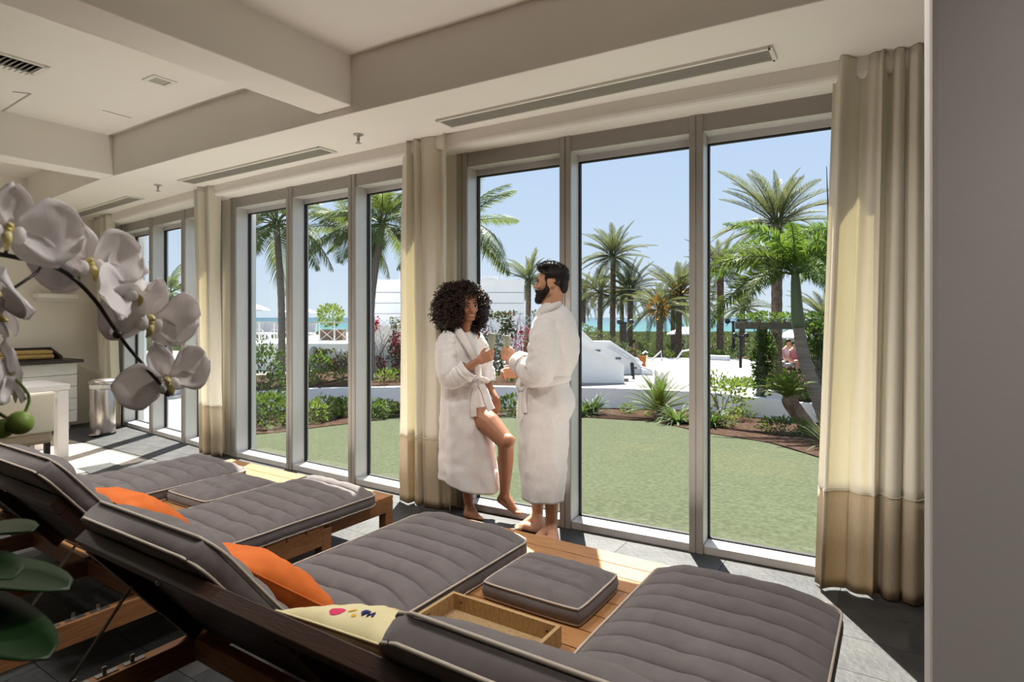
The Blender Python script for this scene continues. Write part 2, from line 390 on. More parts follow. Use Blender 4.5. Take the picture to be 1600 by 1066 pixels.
for j in range(30):
    for i in range(20):
        x = 1.25 - 0.305 - 0.605 * i - (0.3 if j % 2 else 0); y = 4.0 - 0.15 - 0.3 * j
        if y >= -1.6 or y - .15 < Y_B or x < X_L or x < -6.55: continue
        b.box((x - .301, y - .148, -.02), (x + .301, y + .148, 0))
if b.v: tag(b.build('slate_tile', 'slate', floor), kind='stuff')
for i in range(4):
    for j in range(12):
        x = -6.85 - 0.45 - 0.9 * i + 0.45; y = 3.35 - 0.3 - 0.6 * j
        if x - .45 < X_L - .5: continue
        link('pale_tile', pale_me, (x, y - .30 + .0, -0.0005), floor)

# --- ceiling slab, beams, soffit, window header
ce = MB(); ce.prism([(X_L - .2, Y_B - .2), (X_R + .2, Y_B - .2)] + [(x, yw(x) + .19) for x in np.linspace(X_R + .2, X_L - .2, 40)], Z_C, Z_C + .25); ceiling = ce.build('ceiling', 'plaster'); tag(ceiling, kind='structure')
b = MB(); xs = np.linspace(X_L - .1, X_R, 60)
fr = [(x, fy(x)) for x in xs]; bk = [(x, yw(x) - .16) for x in xs[::-1]]
b.prism(fr + bk, Z_S, Z_C + .01); b.build('soffit', 'plaster', ceiling, bevel=0.006)
b = MB(); rows = []
for x in xs:                                            # header with a rounded lower edge
    y0 = yw(x) - .16; prof = [(y0, Z_S + .02), (y0, Z_T + .03), (y0 + .006, Z_T + .015), (y0 + .018, Z_T + .004), (y0 + .04, Z_T), (yw(x) + .18, Z_T), (yw(x) + .18, Z_C + .05), (y0, Z_C + .05), (y0, Z_S + .02)]
    rows.append([(x, p, q) for p, q in prof])
b.grid(rows); b.build('window_header', 'plaster', ceiling, smooth=False)
for (xa, xb, zb) in ((-3.36, -3.04, 2.85), (-6.57, -6.29, 2.805), (X_L - .1, -9.12, 2.80), (0.35, 0.65, 2.85)):
    b = MB(); b.box((xa, Y_B, zb), (xb, max(fy(xa), fy(xb)) + .05, Z_C + .02)); b.build('beam', 'plaster', ceiling, bevel=0.008)

# --- walls
b = MB(); b.box((X_L - .2, Y_B - .2, -.1), (X_L, 4.4, Z_C + .1)); tag(b.build('wall_left', 'wall_paint'), kind='structure')
b = MB(); b.box((X_L - .2, Y_B - .2, -.1), (X_R + .2, Y_B, Z_C + .1)); tag(b.build('wall_back', 'bounce_damper'), kind='structure')
b = MB(); b.box((X_R, Y_B, -.1), (X_R + .2, 4.4, Z_C + .1)); tag(b.build('wall_right', 'bounce_damper'), kind='structure')
b = MB(); b.box((0.047, 1.32, 0), (X_R + .05, 1.62, Z_C)); tag(b.build('wall_pillar', 'pillar_paint', bevel=0.012), kind='structure')

# --- the window wall: three bays, flat facets of the curve, solid piers between
BAYS = [(-8.80, [-7.84, -6.945], -6.05), (-5.86, [-4.875, -4.0], -3.10), (-2.83, [-1.926, -1.046], -0.12)]
PIERS = [(X_L - .1, -8.80), (-6.05, -5.86), (-3.10, -2.83), (-0.12, X_R + .1)]
wf = None
for i, (xa, xb) in enumerate(PIERS):
    b = MB(); n = 8; xx = np.linspace(xa, xb, n)
    b.prism([(x, yw(x) + .02) for x in xx] + [(x, yw(x) + .30) for x in xx[::-1]], -.1, Z_T + .01)
    wf = b.build('wall_front', 'plaster') if i == 0 else b.build('pier', 'plaster', wf)
    if i == 0: tag(wf, kind='structure')
FD, MW = 0.145, 0.084                                   # frame depth, mullion width
for w, (xa, mids, xb) in enumerate(BAYS):
    A = Vector((xa, yw(xa), 0)); B = Vector((xb, yw(xb), 0)); T = (B - A).normalized(); Nn = Vector((-T.y, T.x, 0)); Lb = (B - A).length
    win = empty('window_%d' % (w + 1), (A + B) / 2, kind='structure')
    M = Matrix(((T.x, Nn.x, 0, A.x), (T.y, Nn.y, 0, A.y), (0, 0, 1, 0), (0, 0, 0, 1)))
    ss = [0.0] + [(m - xa) / (xb - xa) * Lb for m in mids] + [Lb]
    edges = []                                          # clear openings
    for k, s0 in enumerate(ss):
        lo, hi = (0, MW + .01) if k == 0 else ((Lb - MW, Lb) if k == len(ss) - 1 else (s0 - MW / 2, s0 + MW / 2))
        edges.append((lo, hi))
        b = MB()
        b.box((lo + .002, .012, 0.0), (hi - .002, FD + .05, Z_T), M); mu = b.build('mullion', 'aluminium', win)
        b = MB(); mid = (lo + hi) / 2                     # darker cover strips with the joint between them
        b.box((lo, 0, 0.0), (mid - .003, .018, Z_T + .001), M); b.box((mid + .003, 0, 0.0), (hi, .018, Z_T + .001), M)
        b.build('cover_strip', 'alu_front', mu, bevel=0.003)
    for k in range(len(edges) - 1):
        lo, hi = edges[k][1], edges[k + 1][0]
        b = MB(); b.box((lo, .02, Z_T - .105), (hi, FD + .05, Z_T), M); b.box((lo, FD - .005, Z_T - .15), (hi, FD + .05, Z_T - .10), M)
        hr = b.build('head_rail', 'aluminium', win)
        b = MB(); b.box((lo, .012, Z_T - .105), (hi, .021, Z_T + .001), M); b.build('cover_strip', 'alu_front', hr)
        b = MB(); b.box((lo, .012, 0.0), (hi, FD + .05, .052), M); b.build('sill', 'aluminium', win, bevel=0.004)
        g = .009
        b = MB()
        for (p, q) in (((lo, FD, .052), (lo + g, FD + .03, Z_T - .15)), ((hi - g, FD, .052), (hi, FD + .03, Z_T - .15)), ((lo, FD, .052), (hi, FD + .03, .052 + g)), ((lo, FD, Z_T - .15 - g), (hi, FD + .03, Z_T - .15))):
            b.box(p, q, M)
        b.build('gasket', 'gasket', win)
        b = MB(); b.add([M @ Vector(p) for p in ((lo + .004, FD + .015, .055), (hi - .004, FD + .015, .055), (hi - .004, FD + .015, Z_T - .153), (lo + .004, FD + .015, Z_T - .153))], [(0, 1, 2, 3)])
        b.build('pane', 'window_glass', win, clean=False)

# --- ceiling fittings
def vent(px0, py0, px1, py1, name_label, side=0.15):
    a = onz(px0, py0, Z_S); c = onz(px1, py1, Z_S); t = (c - a).normalized(); nrm = Vector((-t.y, t.x, 0))
    if nrm.y < 0: nrm = -nrm
    r = empty('air_vent', (a + c) / 2 + nrm * side / 2 - Vector((0, 0, .012)), name_label, 'air vent', 'slot air vents in the soffit')
    up = Vector((0, 0, 1)); z = Vector((0, 0, -.008))
    b = MB()
    for o0, o1 in ((-.014, .008), (side - .008, side + .014)):
        b.bar(a + nrm * (o0 + o1) / 2 + z, c + nrm * (o0 + o1) / 2 + z, o1 - o0, .016)
    for p in (a, c): b.bar(p - nrm * .014 + z, p + nrm * (side + .014) + z, .02, .016)
    b.build('frame', 'vent_white', r)
    b = MB(); b.bar(a + nrm * side / 2 - up * .002, c + nrm * side / 2 - up * .002, side, .003); b.build('duct', 'vent_dark', r)
    for kk in range(9):
        o0 = .014 + kk * (side - .028) / 8
        b = MB(); b.bar(a + nrm * o0 + z * .9, c + nrm * o0 + z * .9, .0075, .010); b.build('slat', 'vent_metal', r)
vent(684, 187, 1204, 72, 'longest slot air vent, in the soffit above the standing couple')
vent(280, 281, 500, 229, 'mid-length slot air vent in the soffit, between the two sprinklers')
vent(99, 337, 200, 306, 'farthest slot air vent, in the soffit near the end wall')
for px, py, lb in ((560, 214, 'nearest fire sprinkler head, under the soffit beside the longest vent'), (247, 293, 'fire sprinkler head under the soffit, between the middle and the farthest vent'), (84, 342, 'farthest fire sprinkler head, above the end wall')):
    p = onz(px, py - 4, Z_S); r = empty('fire_sprinkler', p - Vector((0, 0, .07)), lb, 'sprinkler', 'sprinkler heads under the soffit')
    b = MB(); b.lathe([(.038, 0), (.038, -.005), (.02, -.012), (.012, -.012)], p, 16); b.build('collar', 'vent_metal', r)
    b = MB(); b.lathe([(.011, -.01), (.011, -.03), (.006, -.034), (.006, -.05)], p, 10); b.bar(p + Vector((.014, 0, -.03)), p + Vector((.006, 0, -.06)), .004, .004); b.bar(p + Vector((-.014, 0, -.03)), p + Vector((-.006, 0, -.06)), .004, .004); b.build('nozzle', 'metal', r)
    b = MB(); b.lathe([(.003, -.055), (.022, -.064), (.022, -.067), (.003, -.067)], p, 12); b.build('deflector', 'vent_metal', r)
# louvred lamp, recessed square lamp and the access hatch in the ceiling
a = onz(72, 104, Z_C); c = onz(-75, 60, Z_C); t = (c - a).normalized(); nrm = Vector((0, 0, 1)).cross(t)
if nrm.x > 0: nrm = -nrm
r = empty('ceiling_grille', (a + c) / 2 - Vector((0, 0, .04)), 'grey louvred grille let into the ceiling at the left edge', 'grille')
b = MB(); W_ = .20
for o0 in (-.01, W_ + .01): b.bar(a + nrm * o0 - Vector((0, 0, .006)), c + nrm * o0 - Vector((0, 0, .006)), .03, .012)
for p in (a, c): b.bar(p - nrm * .025 - Vector((0, 0, .006)), p + nrm * (W_ + .025) - Vector((0, 0, .006)), .03, .012)
b.build('frame', 'vent_white', r)
b = MB(); b.bar(a + nrm * W_ / 2 - Vector((0, 0, .002)), c + nrm * W_ / 2 - Vector((0, 0, .002)), W_, .003); b.build('duct', 'vent_dark', r)
Lg = (c - a).length
for kk in range(14):
    p = a + t * (.04 + kk * (Lg - .08) / 13)
    b = MB(); b.bar(p + nrm * .02 - Vector((0, 0, .022)), p + nrm * (W_ - .02) - Vector((0, 0, .022)), .045, .006, up=Vector((0, 0, 1)) + t * .9); b.build('louvre', 'vent_metal', r)
p = onz(250, 126, Z_C); r = empty('ceiling_lamp', p - Vector((0, 0, .01)), 'small square recessed lamp in the ceiling between the beams', 'lamp')
b = MB()
for s in (-1, 1):
    b.box((p.x - .085, p.y + s * .07 - .015, Z_C - .008), (p.x + .085, p.y + s * .07 + .015, Z_C)); b.box((p.x + s * .07 - .015, p.y - .055, Z_C - .008), (p.x + s * .07 + .015, p.y + .055, Z_C))
b.build('trim_ring', 'vent_white', r)
b = MB(); b.box((p.x - .056, p.y - .056, Z_C - .003), (p.x + .056, p.y + .056, Z_C - .001)); b.build('reflector', 'vent_metal', r)
a = onz(48, 146, Z_C); c = onz(0, 176, Z_C); d_ = onz(205, 184, Z_C)
r = empty('access_hatch', (a + c) / 2 - Vector((0, 0, .004)), 'hairline frame of an access hatch in the ceiling', 'hatch'); zz_ = Vector((0, 0, -.002))
for q0, q1, w_ in ((a, c, .012), (onz(160, 172, Z_C), d_, .008), (a, onz(20, 143, Z_C), .012)): b = MB(); b.bar(q0 + zz_, q1 + zz_, w_, .004); b.build('edge', 'vent_metal', r)

# --- curtains: gathered cream cloth with a beige band sewn on below
def curtain(xa, xb, off_t, off_b, folds, seed, label, flare=0.0, band=0.535, amp=0.05, lean=0.0):
    rnd = random.Random(seed); n = folds * 14; ph = [rnd.uniform(-.5, .5) for _ in range(folds + 2)]; am = [rnd.uniform(.55, 1.25) for _ in range(folds + 2)]
    r = empty('curtain', (((xa + xb) / 2), yw((xa + xb) / 2) + off_b, 0.0), label, 'curtain', 'gathered cream and beige curtains')
    def pt(u, z):
        h = z / Z_S; k = u * folds; i = int(k); fr_ = k - i
        a_ = am[i] * (1 - fr_) + am[i + 1] * fr_
        sw = .75 + .25 * h
        xx = xa + (xb - xa) * u + flare * (u - .5) * (1 - h) + lean * (1 - h) + .018 * math.sin(2 * math.pi * k * 1.0 + 1.2 + ph[i]) * (1.1 - .5 * h)
        off = off_b + (off_t - off_b) * h
        kk = k + .30 * math.sin(2 * math.pi * u * 1.7 + seed) + .10 * (1 - h) * math.sin(3 * u + seed)
        d = amp * a_ * sw * (math.sin(2 * math.pi * kk + ph[0]) + .40 * math.sin(2 * math.pi * kk * 1.63 + 3 * ph[1] + seed) + .22 * math.sin(2 * math.pi * kk * 2.9 + seed)) + .012 * nz((u * 7, z * 1.3, seed)) + .02 * (1 - h) * nz((u * 3, z * .8, seed + 9))
        return (xx, yw(xx) + off + d, z)
    def sheet(name, z0, z1, m, par):
        b = MB(); nzs = max(6, int((z1 - z0) / .055))
        b.grid([[pt(i / n, z0 + (z1 - z0) * j / nzs) for i in range(n + 1)] for j in range(nzs + 1)])
        return b.build(name, m, par, smooth=True, solid=0.0025)
    sheet('drape', band - .002, Z_S - .004, 'curtain_cream', r); sheet('hem_band', 0.012, band, 'curtain_beige', r)
    b = MB(); b.tube([Vector(pt(i / n, band)) + Vector((0, -.003, 0)) for i in range(n + 1)], .003, 5); b.build('seam', 'curtain_cream', r)
curtain(-9.22, -8.60, -.17, -.10, 6, 3, 'cream curtain in the far corner behind the steel bin', flare=.05)
curtain(-6.28, -5.84, -.15, -.11, 4, 5, 'narrow cream curtain between the far and the middle window bays', flare=-.03)
curtain(-3.30, -2.80, -.15, -.11, 4, 8, 'cream curtain right behind the curly-haired person', flare=.06, lean=-.02)
curtain(-0.30, 0.42, -.17, -.13, 7, 14, 'wide cream curtain nearest the camera, beside the grey pillar', flare=.16, lean=-.02, amp=.045)

# --- added fill strips behind the lounger feet, imitating bounce from the sunlit floor
FLOOR_FILL_W = 12.0
for X, W_, lb in ((-5.4, 1.1, 'added fill strip on the floor beyond the farthest mattress'), (-3.85, 1.1, 'added fill strip on the floor behind the foot of the farther lounger'), (-0.80, 1.1, 'added fill strip on the floor behind the foot of the nearest lounger')):
    r = empty('floor_fill', (X, 2.98, 0.0), lb, 'fill light', 'added fill strips along the window')
    b = MB()
    for s in (-1, 1): b.box((X - W_ / 2 - .02, 2.98 + s * .07 - .01, 0.0), (X + W_ / 2 + .02, 2.98 + s * .07 + .01, .012)); b.box((X + s * (W_ / 2 + .01) - .01, 2.92, 0.0), (X + s * (W_ / 2 + .01) + .01, 3.04, .012))
    b.build('frame', 'metal', r)
    ld = bpy.data.lights.new('floor_fill_area', 'AREA'); ld.shape = 'RECTANGLE'; ld.size = W_; ld.size_y = .11; ld.energy = FLOOR_FILL_W; ld.spread = math.radians(140); ld.color = (1.0, 0.94, 0.86)
    lo = bpy.data.objects.new('floor_fill_area', ld); COL.objects.link(lo); lo.parent = r; lo.location = (0, 0, .008); lo.rotation_euler = (math.pi, 0, 0)

# --- added ceiling fill lamps out of view, brightening people, curtains and mattresses
CEIL_FILL_W = 20.0
for X, Y, lb in ((-7.8, .3, 'added ceiling fill lamp over the white table'), (-5.8, .6, 'added ceiling fill lamp left of the farther lounger'), (-3.7, 1.25, 'added ceiling fill lamp over the farther lounger'), (-2.15, 1.7, 'added ceiling fill lamp over the gap between the loungers'), (-.55, 1.85, 'added ceiling fill lamp over the nearest mattress'), (.92, .1, 'added ceiling fill lamp by the grey pillar')):
    p = Vector((X, Y, Z_C)); r = empty('ceiling_lamp', p - Vector((0, 0, .01)), lb, 'lamp', 'added ceiling fill lamps out of view')
    b = MB()
    for s in (-1, 1):
        b.box((p.x - .19, p.y + s * .17 - .02, Z_C - .01), (p.x + .19, p.y + s * .17 + .02, Z_C)); b.box((p.x + s * .17 - .02, p.y - .15, Z_C - .01), (p.x + s * .17 + .02, p.y + .15, Z_C))
    b.build('trim_ring', 'vent_white', r)
    ld = bpy.data.lights.new('ceiling_fill', 'AREA'); ld.shape = 'SQUARE'; ld.size = .29; ld.spread = math.radians(130); ld.energy = CEIL_FILL_W * (3.0 if X < -5 else 1.0); ld.color = (1.0, 0.95, 0.90)
    lo = bpy.data.objects.new('ceiling_fill', ld); COL.objects.link(lo); lo.parent = r; lo.location = (0, 0, .004)
# added fill spot out of view, brightening the orchid
ps_ = Vector((-.2, 1.9, Z_C)); aim = (at(95, 490, .77) - ps_).normalized()
r = empty('fill_spot', ps_ - Vector((0, 0, .09)), 'added fill spot in the ceiling aimed at the orchid', 'lamp')
b = MB(); b.lathe([(.05, 0), (.05, -.008), (.012, -.01), (.012, -.03)], ps_, 16); b.build('base', 'vent_white', r)
Ms = (-aim).to_track_quat('Z', 'Y').to_matrix(); b = MB(); b.lathe([(.028, .05), (.034, .045), (.036, -.045), (.030, -.045)], ps_ - Vector((0, 0, .06)), 18, Ms); b.f = b.f[:-1]; b.build('can', 'vent_white', r)
ld = bpy.data.lights.new('fill_spot_lamp', 'SPOT'); ld.energy = 110; ld.spot_size = math.radians(25); ld.spot_blend = .6; ld.shadow_soft_size = .03; ld.color = (1.0, 0.96, 0.92)
lo = bpy.data.objects.new('fill_spot_lamp', ld); COL.objects.link(lo); lo.parent = r; lo.location = Vector((0, 0, .03)) + aim * .05; lo.rotation_euler = aim.to_track_quat('-Z', 'Y').to_euler()

# ================================================================== LOUNGERS
ZD = 0.305                                             # top of the deck boards
HINGE, ANG, BACK = 1.22, math.radians(52), 0.585
def lounger_unit(x0, x1, yshift, label, gap):
    """one teak double chaise: x0..x1 wide, (gap0,gap1) the table strip between the two beds"""
    yo = yshift
    r = empty('double_lounger', ((x0 + x1) / 2, 1.6 + yo, 0), label, 'lounger', 'teak double loungers')
    y_end, y_step, y_rear = 2.70 + yo, 2.14 + yo, 0.42 + yo
    bw, gp_ = .122, .006; y = HINGE + yo + .02
    while y + bw <= y_end + .01:                        # deck boards
        ins = 0.0 if y + bw < y_step + .02 else .075
        b = MB(); b.box((x0 + ins, y, ZD - .024), (x1 - ins, y + bw - gp_, ZD)); b.build('deck_board', 'teak', r, bevel=0.002)
        y += bw
    for X in (x0, x1 - .045):                           # long side rails
        b = MB(); b.box((X, y_rear, ZD - .115), (X + .045, y_step, ZD - .026)); b.build('side_rail', 'teak_y', r, bevel=0.003)
    for X in (x0 + .075, x1 - .12):
        b = MB(); b.box((X, y_step - .1, ZD - .10), (X + .045, y_end - .01, ZD - .026)); b.build('foot_rail', 'teak_y', r, bevel=0.003)
    for X in ((x0 + x1) / 2 - .35, (x0 + x1) / 2 + .31):
        b = MB(); b.box((X, y_rear, ZD - .10), (X + .04, y_end - .06, ZD - .026)); b.build('centre_rail', 'teak_y', r)
    for yy, ins in ((y_end - .055, .075), (y_rear, 0.0), (HINGE + yo - .03, 0.0)):
        b = MB(); b.box((x0 + ins + .045, yy, ZD - .105), (x1 - ins - .045, yy + .045, ZD - .026)); b.build('cross_rail', 'teak', r, bevel=0.003)
    for yy, ins in ((y_end - .065, .075), (y_step - .065, 0.0), (y_rear + .005, 0.0)):
        for X in (x0 + ins, x1 - ins - .06):
            b = MB(); b.box((X - .0015, yy - .0015, 0.0), (X + .0615, yy + .0615, ZD - .0255)); b.build('leg', 'teak_y', r, bevel=0.003)
    # raised back: stiles, rails and slats in its own plane
    hy, hz = HINGE + yo, ZD + .005
    u = Vector((0, -math.cos(ANG), math.sin(ANG))); nn = Vector((0, math.sin(ANG), math.cos(ANG)))
    M = Matrix(((1, u.x, nn.x, 0), (0, u.y, nn.y, hy), (0, u.z, nn.z, hz), (0, 0, 0, 1)))
    pan = MB(); pan.box((x0 + .01, BACK - .055, -.045), (x1 - .01, BACK, -.002), M); panel = pan.build('back_frame', 'teak_shaded', r, bevel=0.003)
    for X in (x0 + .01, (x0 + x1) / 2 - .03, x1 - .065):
        b = MB(); b.box((X, .0, -.05), (X + .055, BACK - .056, -.006), M); b.build('stile', 'teak_shaded', panel)
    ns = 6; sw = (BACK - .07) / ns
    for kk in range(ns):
        b = MB(); b.box((x0 + .01, .005 + kk * sw, -.006), (x1 - .01, .005 + (kk + 1) * sw - .003, .0), M); b.build('slat', 'teak_shaded', panel)
    for X in (x0 + .5, x1 - .5):
        b = MB(); c0 = M @ Vector((X, BACK - .028, -.046)); b.ball(c0, .008, nu=8, nv=6); b.build('bolt', 'metal', panel)
    for X in (x0 + .022, x1 - .022):                    # ratchet pins and the prop rod
        for q in range(6):
            b = MB(); yy = y_rear + .14 + q * .085; b.box((X - .003, yy, ZD - .03), (X + .003, yy + .012, ZD + .0)); b.box((X - .011, yy - .02, ZD - .026), (X + .011, yy + .045, ZD - .022)); b.build('ratchet_pin', 'metal', r)
    for X in (x0 + .09, x1 - .09):
        p1 = M @ Vector((X, BACK * .62, -.05)); p2 = Vector((X, y_rear + .32, ZD - .02))
        b = MB(); b.tube([p1, p2, p2 + Vector((.0, 0, 0)), Vector((X + (.07 if X > (x0 + x1) / 2 else -.07), p2.y + .02, p2.z))], .006, 6); b.build('prop_rod', 'metal', r)
    return r
GA = (-1.50, -0.86)
lounger_unit(-2.205, -0.165, 0.0, 'nearest teak double lounger, with a woven tray on its middle deck', GA)
lounger_unit(-4.60, -2.66, 0.10, 'farther teak double lounger, left of the standing couple', GA)

def mattress(x0, x1, yo, foot, label, seed, lb=.70):
    """bent channel-quilted mattress; path runs from the foot to the hinge and up the raised back"""
    yf = foot; ls = yf - (HINGE + yo); Ltot = ls + lb; w = x1 - x0; xc = (x0 + x1) / 2; TH = .082
    rb = .10                                            # bend radius of the neutral line
    def path(s):
        if s <= ls - rb * .5: return Vector((0, yf - s, ZD)), Vector((0, 0, 1))
        if s >= ls + rb * .5:
            q = s - ls; return Vector((0, HINGE + yo - q * math.cos(ANG), ZD + .006 + q * math.sin(ANG))), Vector((0, math.sin(ANG), math.cos(ANG)))
        t = (s - (ls - rb * .5)) / rb; a_ = ANG * t
        p0 = Vector((0, HINGE + yo + rb * .5, ZD)); p1 = Vector((0, HINGE + yo, ZD)); p2 = Vector((0, HINGE + yo - rb * .5 * math.cos(ANG), ZD + .006 + rb * .5 * math.sin(ANG)))
        return p0 * (1 - t) ** 2 + p1 * 2 * t * (1 - t) + p2 * t * t, Vector((0, math.sin(a_), math.cos(a_)))
    r = empty('mattress', (xc, (yf + HINGE + yo) / 2, ZD), label, 'mattress', 'taupe quilted lounger mattresses')
    NX = 30; cr_ = .075; NC = round(Ltot / .116); pitch = Ltot / NC; PH = (0, .05, .10, .18, .30, .5, .70, .82, .90, .95)
    def halfw(s):
        q = min(s, Ltot - s)
        return w / 2 - (cr_ - math.sqrt(max(0, cr_ * cr_ - (cr_ - q) ** 2)) if q < cr_ else 0)
    def shift(x, s):                                    # the seams wander across the width
        fade = max(0.0, min(1.0, min(s, Ltot - s) / .12))
        return fade * (.024 * nz((x * 1.6 + seed, s * 1.2, seed)) + .020 * (1 - x * x))
    def top(x, s, ph_):                                 # height above the deck at x in -1..1
        edge = 1 - abs(x) ** 5; q = max(0.0, min(s, Ltot - s)); en = (q / .05) ** .5 if q < .05 else 1.0
        hgt = TH * (.80 + .20 * edge * en) + .036 * edge * en * max(0.0, 1 - abs(2 * ph_ - 1) ** 2.4) ** .6
        hgt += .006 * nz((x * 5, s * 9, seed * 3.1)) * edge + .010 * nz((x * 1.4, s * 1.5, seed + 4)) * edge
        return hgt - (.020 * edge if ph_ == 0 and .04 < s < Ltot - .03 else 0)
    cs = [k + f for k in range(NC) for f in PH] + [float(NC)]; rows = []
    for i, c in enumerate(cs):
        s = c * pitch; ph_ = c - int(c); hw = halfw(min(max(s, .004), Ltot - .004)); row = []
        for j in range(NX + 1):
            x = -1 + 2 * j / NX; s2 = s - shift(x, s); p, n_ = path(s2)
            row.append(p + Vector((xc + x * hw, 0, 0)) + n_ * top(x, s, ph_))
        p, n_ = path(s - shift(1, s))
        for q in range(1, 5):                           # right side, bulging
            f = q / 5; row.append(p + Vector((xc + hw + .010 * math.sin(math.pi * f) + .004 * nz((s * 30, f * 3, seed)), 0, 0)) + n_ * (TH * .80 * (1 - f)))
        for j in range(7):
            x = 1 - j / 3; p, n_ = path(s - shift(x, s)); row.append(p + Vector((xc + hw * x, 0, 0)) + n_ * .002)
        p, n_ = path(s - shift(-1, s))
        for q in range(1, 5):
            f = q / 5; row.append(p + Vector((xc - hw - .010 * math.sin(math.pi * f) - .004 * nz((s * 30, f * 3, seed + 5)), 0, 0)) + n_ * (TH * .80 * f))
        row.append(row[0]); rows.append(row)
    NS = 220
    b = MB(); b.grid(rows); n = len(rows[0]) - 1
    b.f.append(tuple(range(n))); base = (len(rows) - 1) * (n + 1); b.f.append(tuple(base + j for j in range(n - 1, -1, -1)))
    cv = b.build('cover', 'taupe', r, smooth=True)
    for k in range(1, NC):                              # dark cords along the channel seams, painting in the crease shade
        s = k * pitch; hw = halfw(s); pts = []
        for j in range(1, NX):
            x = -1 + 2 * j / NX; p, n_ = path(s - shift(x, s)); pts.append(p + Vector((xc + x * hw, 0, 0)) + n_ * (top(x, s, 0) + .004))
        b = MB(); b.tube(pts, .0034, 4, cap=False); b.build('seam', 'crease_shade', cv, clean=False)
    for hgt in (TH * .84, .008):                        # piped edges
        loop = []
        for i in range(0, NS + 1, 2):
            s = Ltot * i / NS; p, n_ = path(s); p = p + (path(.01)[0] - path(0)[0]) * (-.45 if i == 0 else 0) + (path(Ltot)[0] - path(Ltot - .01)[0]) * (.45 if i >= NS - 1 else 0); loop.append(p + Vector((xc + halfw(s) + .0045, 0, 0)) + n_ * (hgt + .004 * nz((s * 4, seed, 1))))
        for i in range(NS, -1, -2):
            s = Ltot * i / NS; p, n_ = path(s); p = p + (path(.01)[0] - path(0)[0]) * (-.45 if i == 0 else 0) + (path(Ltot)[0] - path(Ltot - .01)[0]) * (.45 if i >= NS - 1 else 0); loop.append(p + Vector((xc - halfw(s) - .0045, 0, 0)) + n_ * (hgt + .004 * nz((s * 4, seed, 2))))
        b = MB(); b.tube(loop, .0048, 6, close=True); b.build('piping', 'piping', cv, smooth=True)
    return r
mattress(-0.868, -0.178, 0.0, 2.525, 'taupe quilted mattress nearest the camera, right of the woven tray', 1, .652)
mattress(-2.205, -1.500, 0.0, 2.475, 'taupe quilted mattress left of the woven tray, its foot by the barefoot couple', 2, .64)
mattress(-3.345, -2.655, 0.10, 2.60, 'taupe quilted mattress with its sunlit foot under the middle window bay', 3)
mattress(-4.570, -3.850, 0.10, 2.52, 'farthest taupe quilted mattress, beyond the small square cushion', 4)

def cushion(x0, x1, y0, y1, label, seed):
    r = empty('seat_cushion', ((x0 + x1) / 2, (y0 + y1) / 2, ZD), label, 'cushion', 'small square quilted cushions'); N = 44; TH = .082
    def outline(u, v):                                  # square with slightly rounded corners
        k = .16; uu, vv = u * (1 - k * .22 * abs(v) ** 6), v * (1 - k * .22 * abs(u) ** 6)
        return (x0 + x1) / 2 + uu * (x1 - x0) / 2, (y0 + y1) / 2 + vv * (y1 - y0) / 2
    def h(u, v):
        e1 = (1 - abs(u) ** 6) * (1 - abs(v) ** 6); g = 1.0
        for q in (-.33, .33): g = min(g, abs(v - q + .05 * math.sin(2 * u)) / .09)
        return TH * .80 + e1 * (.004 + .034 * min(1, g) ** .6) + .004 * nz((u * 4, v * 4, seed))
    rows = [[Vector((*outline(-1 + 2 * i / N, -1 + 2 * j / N), ZD + h(-1 + 2 * i / N, -1 + 2 * j / N))) for i in range(N + 1)] for j in range(N + 1)]
    b = MB(); b.grid(rows)
    per = [(i, -N // 2) for i in []]
    ring = [rows[0][i] for i in range(N)] + [rows[j][N] for j in range(N)] + [rows[N][i] for i in range(N, 0, -1)] + [rows[j][0] for j in range(N, 0, -1)]
    c = Vector(((x0 + x1) / 2, (y0 + y1) / 2, 0)); side = []
    for f in (0, .3, .6, 1.0):
        lay = []
        for p in ring:
            d = Vector((p.x - c.x, p.y - c.y, 0)).normalized() * (.010 * math.sin(math.pi * f))
            lay.append(Vector((p.x, p.y, ZD + .002 + (p.z - ZD - .002) * (1 - f))) + d)
        side.append(lay + [lay[0]])
    b.grid(side); m = len(b.v); b.v += [tuple(p) for p in side[-1][:-1]]; b.f.append(tuple(range(m, len(b.v))))
    cv = b.build('cover', 'taupe', r, smooth=True)
    for q in (-.33, .33):
        pts = []
        for k in range(31):
            u = -.93 + 1.86 * k / 30; v = q - .05 * math.sin(2 * u); pts.append(Vector((*outline(u, v), ZD + h(u, v) + .002)))
        b = MB(); b.tube(pts, .0032, 4, cap=False); b.build('seam', 'crease_shade', cv, clean=False)  # dark cord painting in the shade of the crease
    for zz in (ZD + TH * .82, ZD + .009):
        b = MB(); b.tube([Vector((p.x, p.y, zz)) for p in ring], .0046, 6, close=True); b.build('piping', 'piping', cv, smooth=True)
cushion(-1.425, -0.985, 1.965, 2.335, 'small square quilted cushion on the deck behind the woven tray', 5)
cushion(-3.815, -3.385, 1.93, 2.42, 'small square quilted cushion between the two far mattresses', 6)

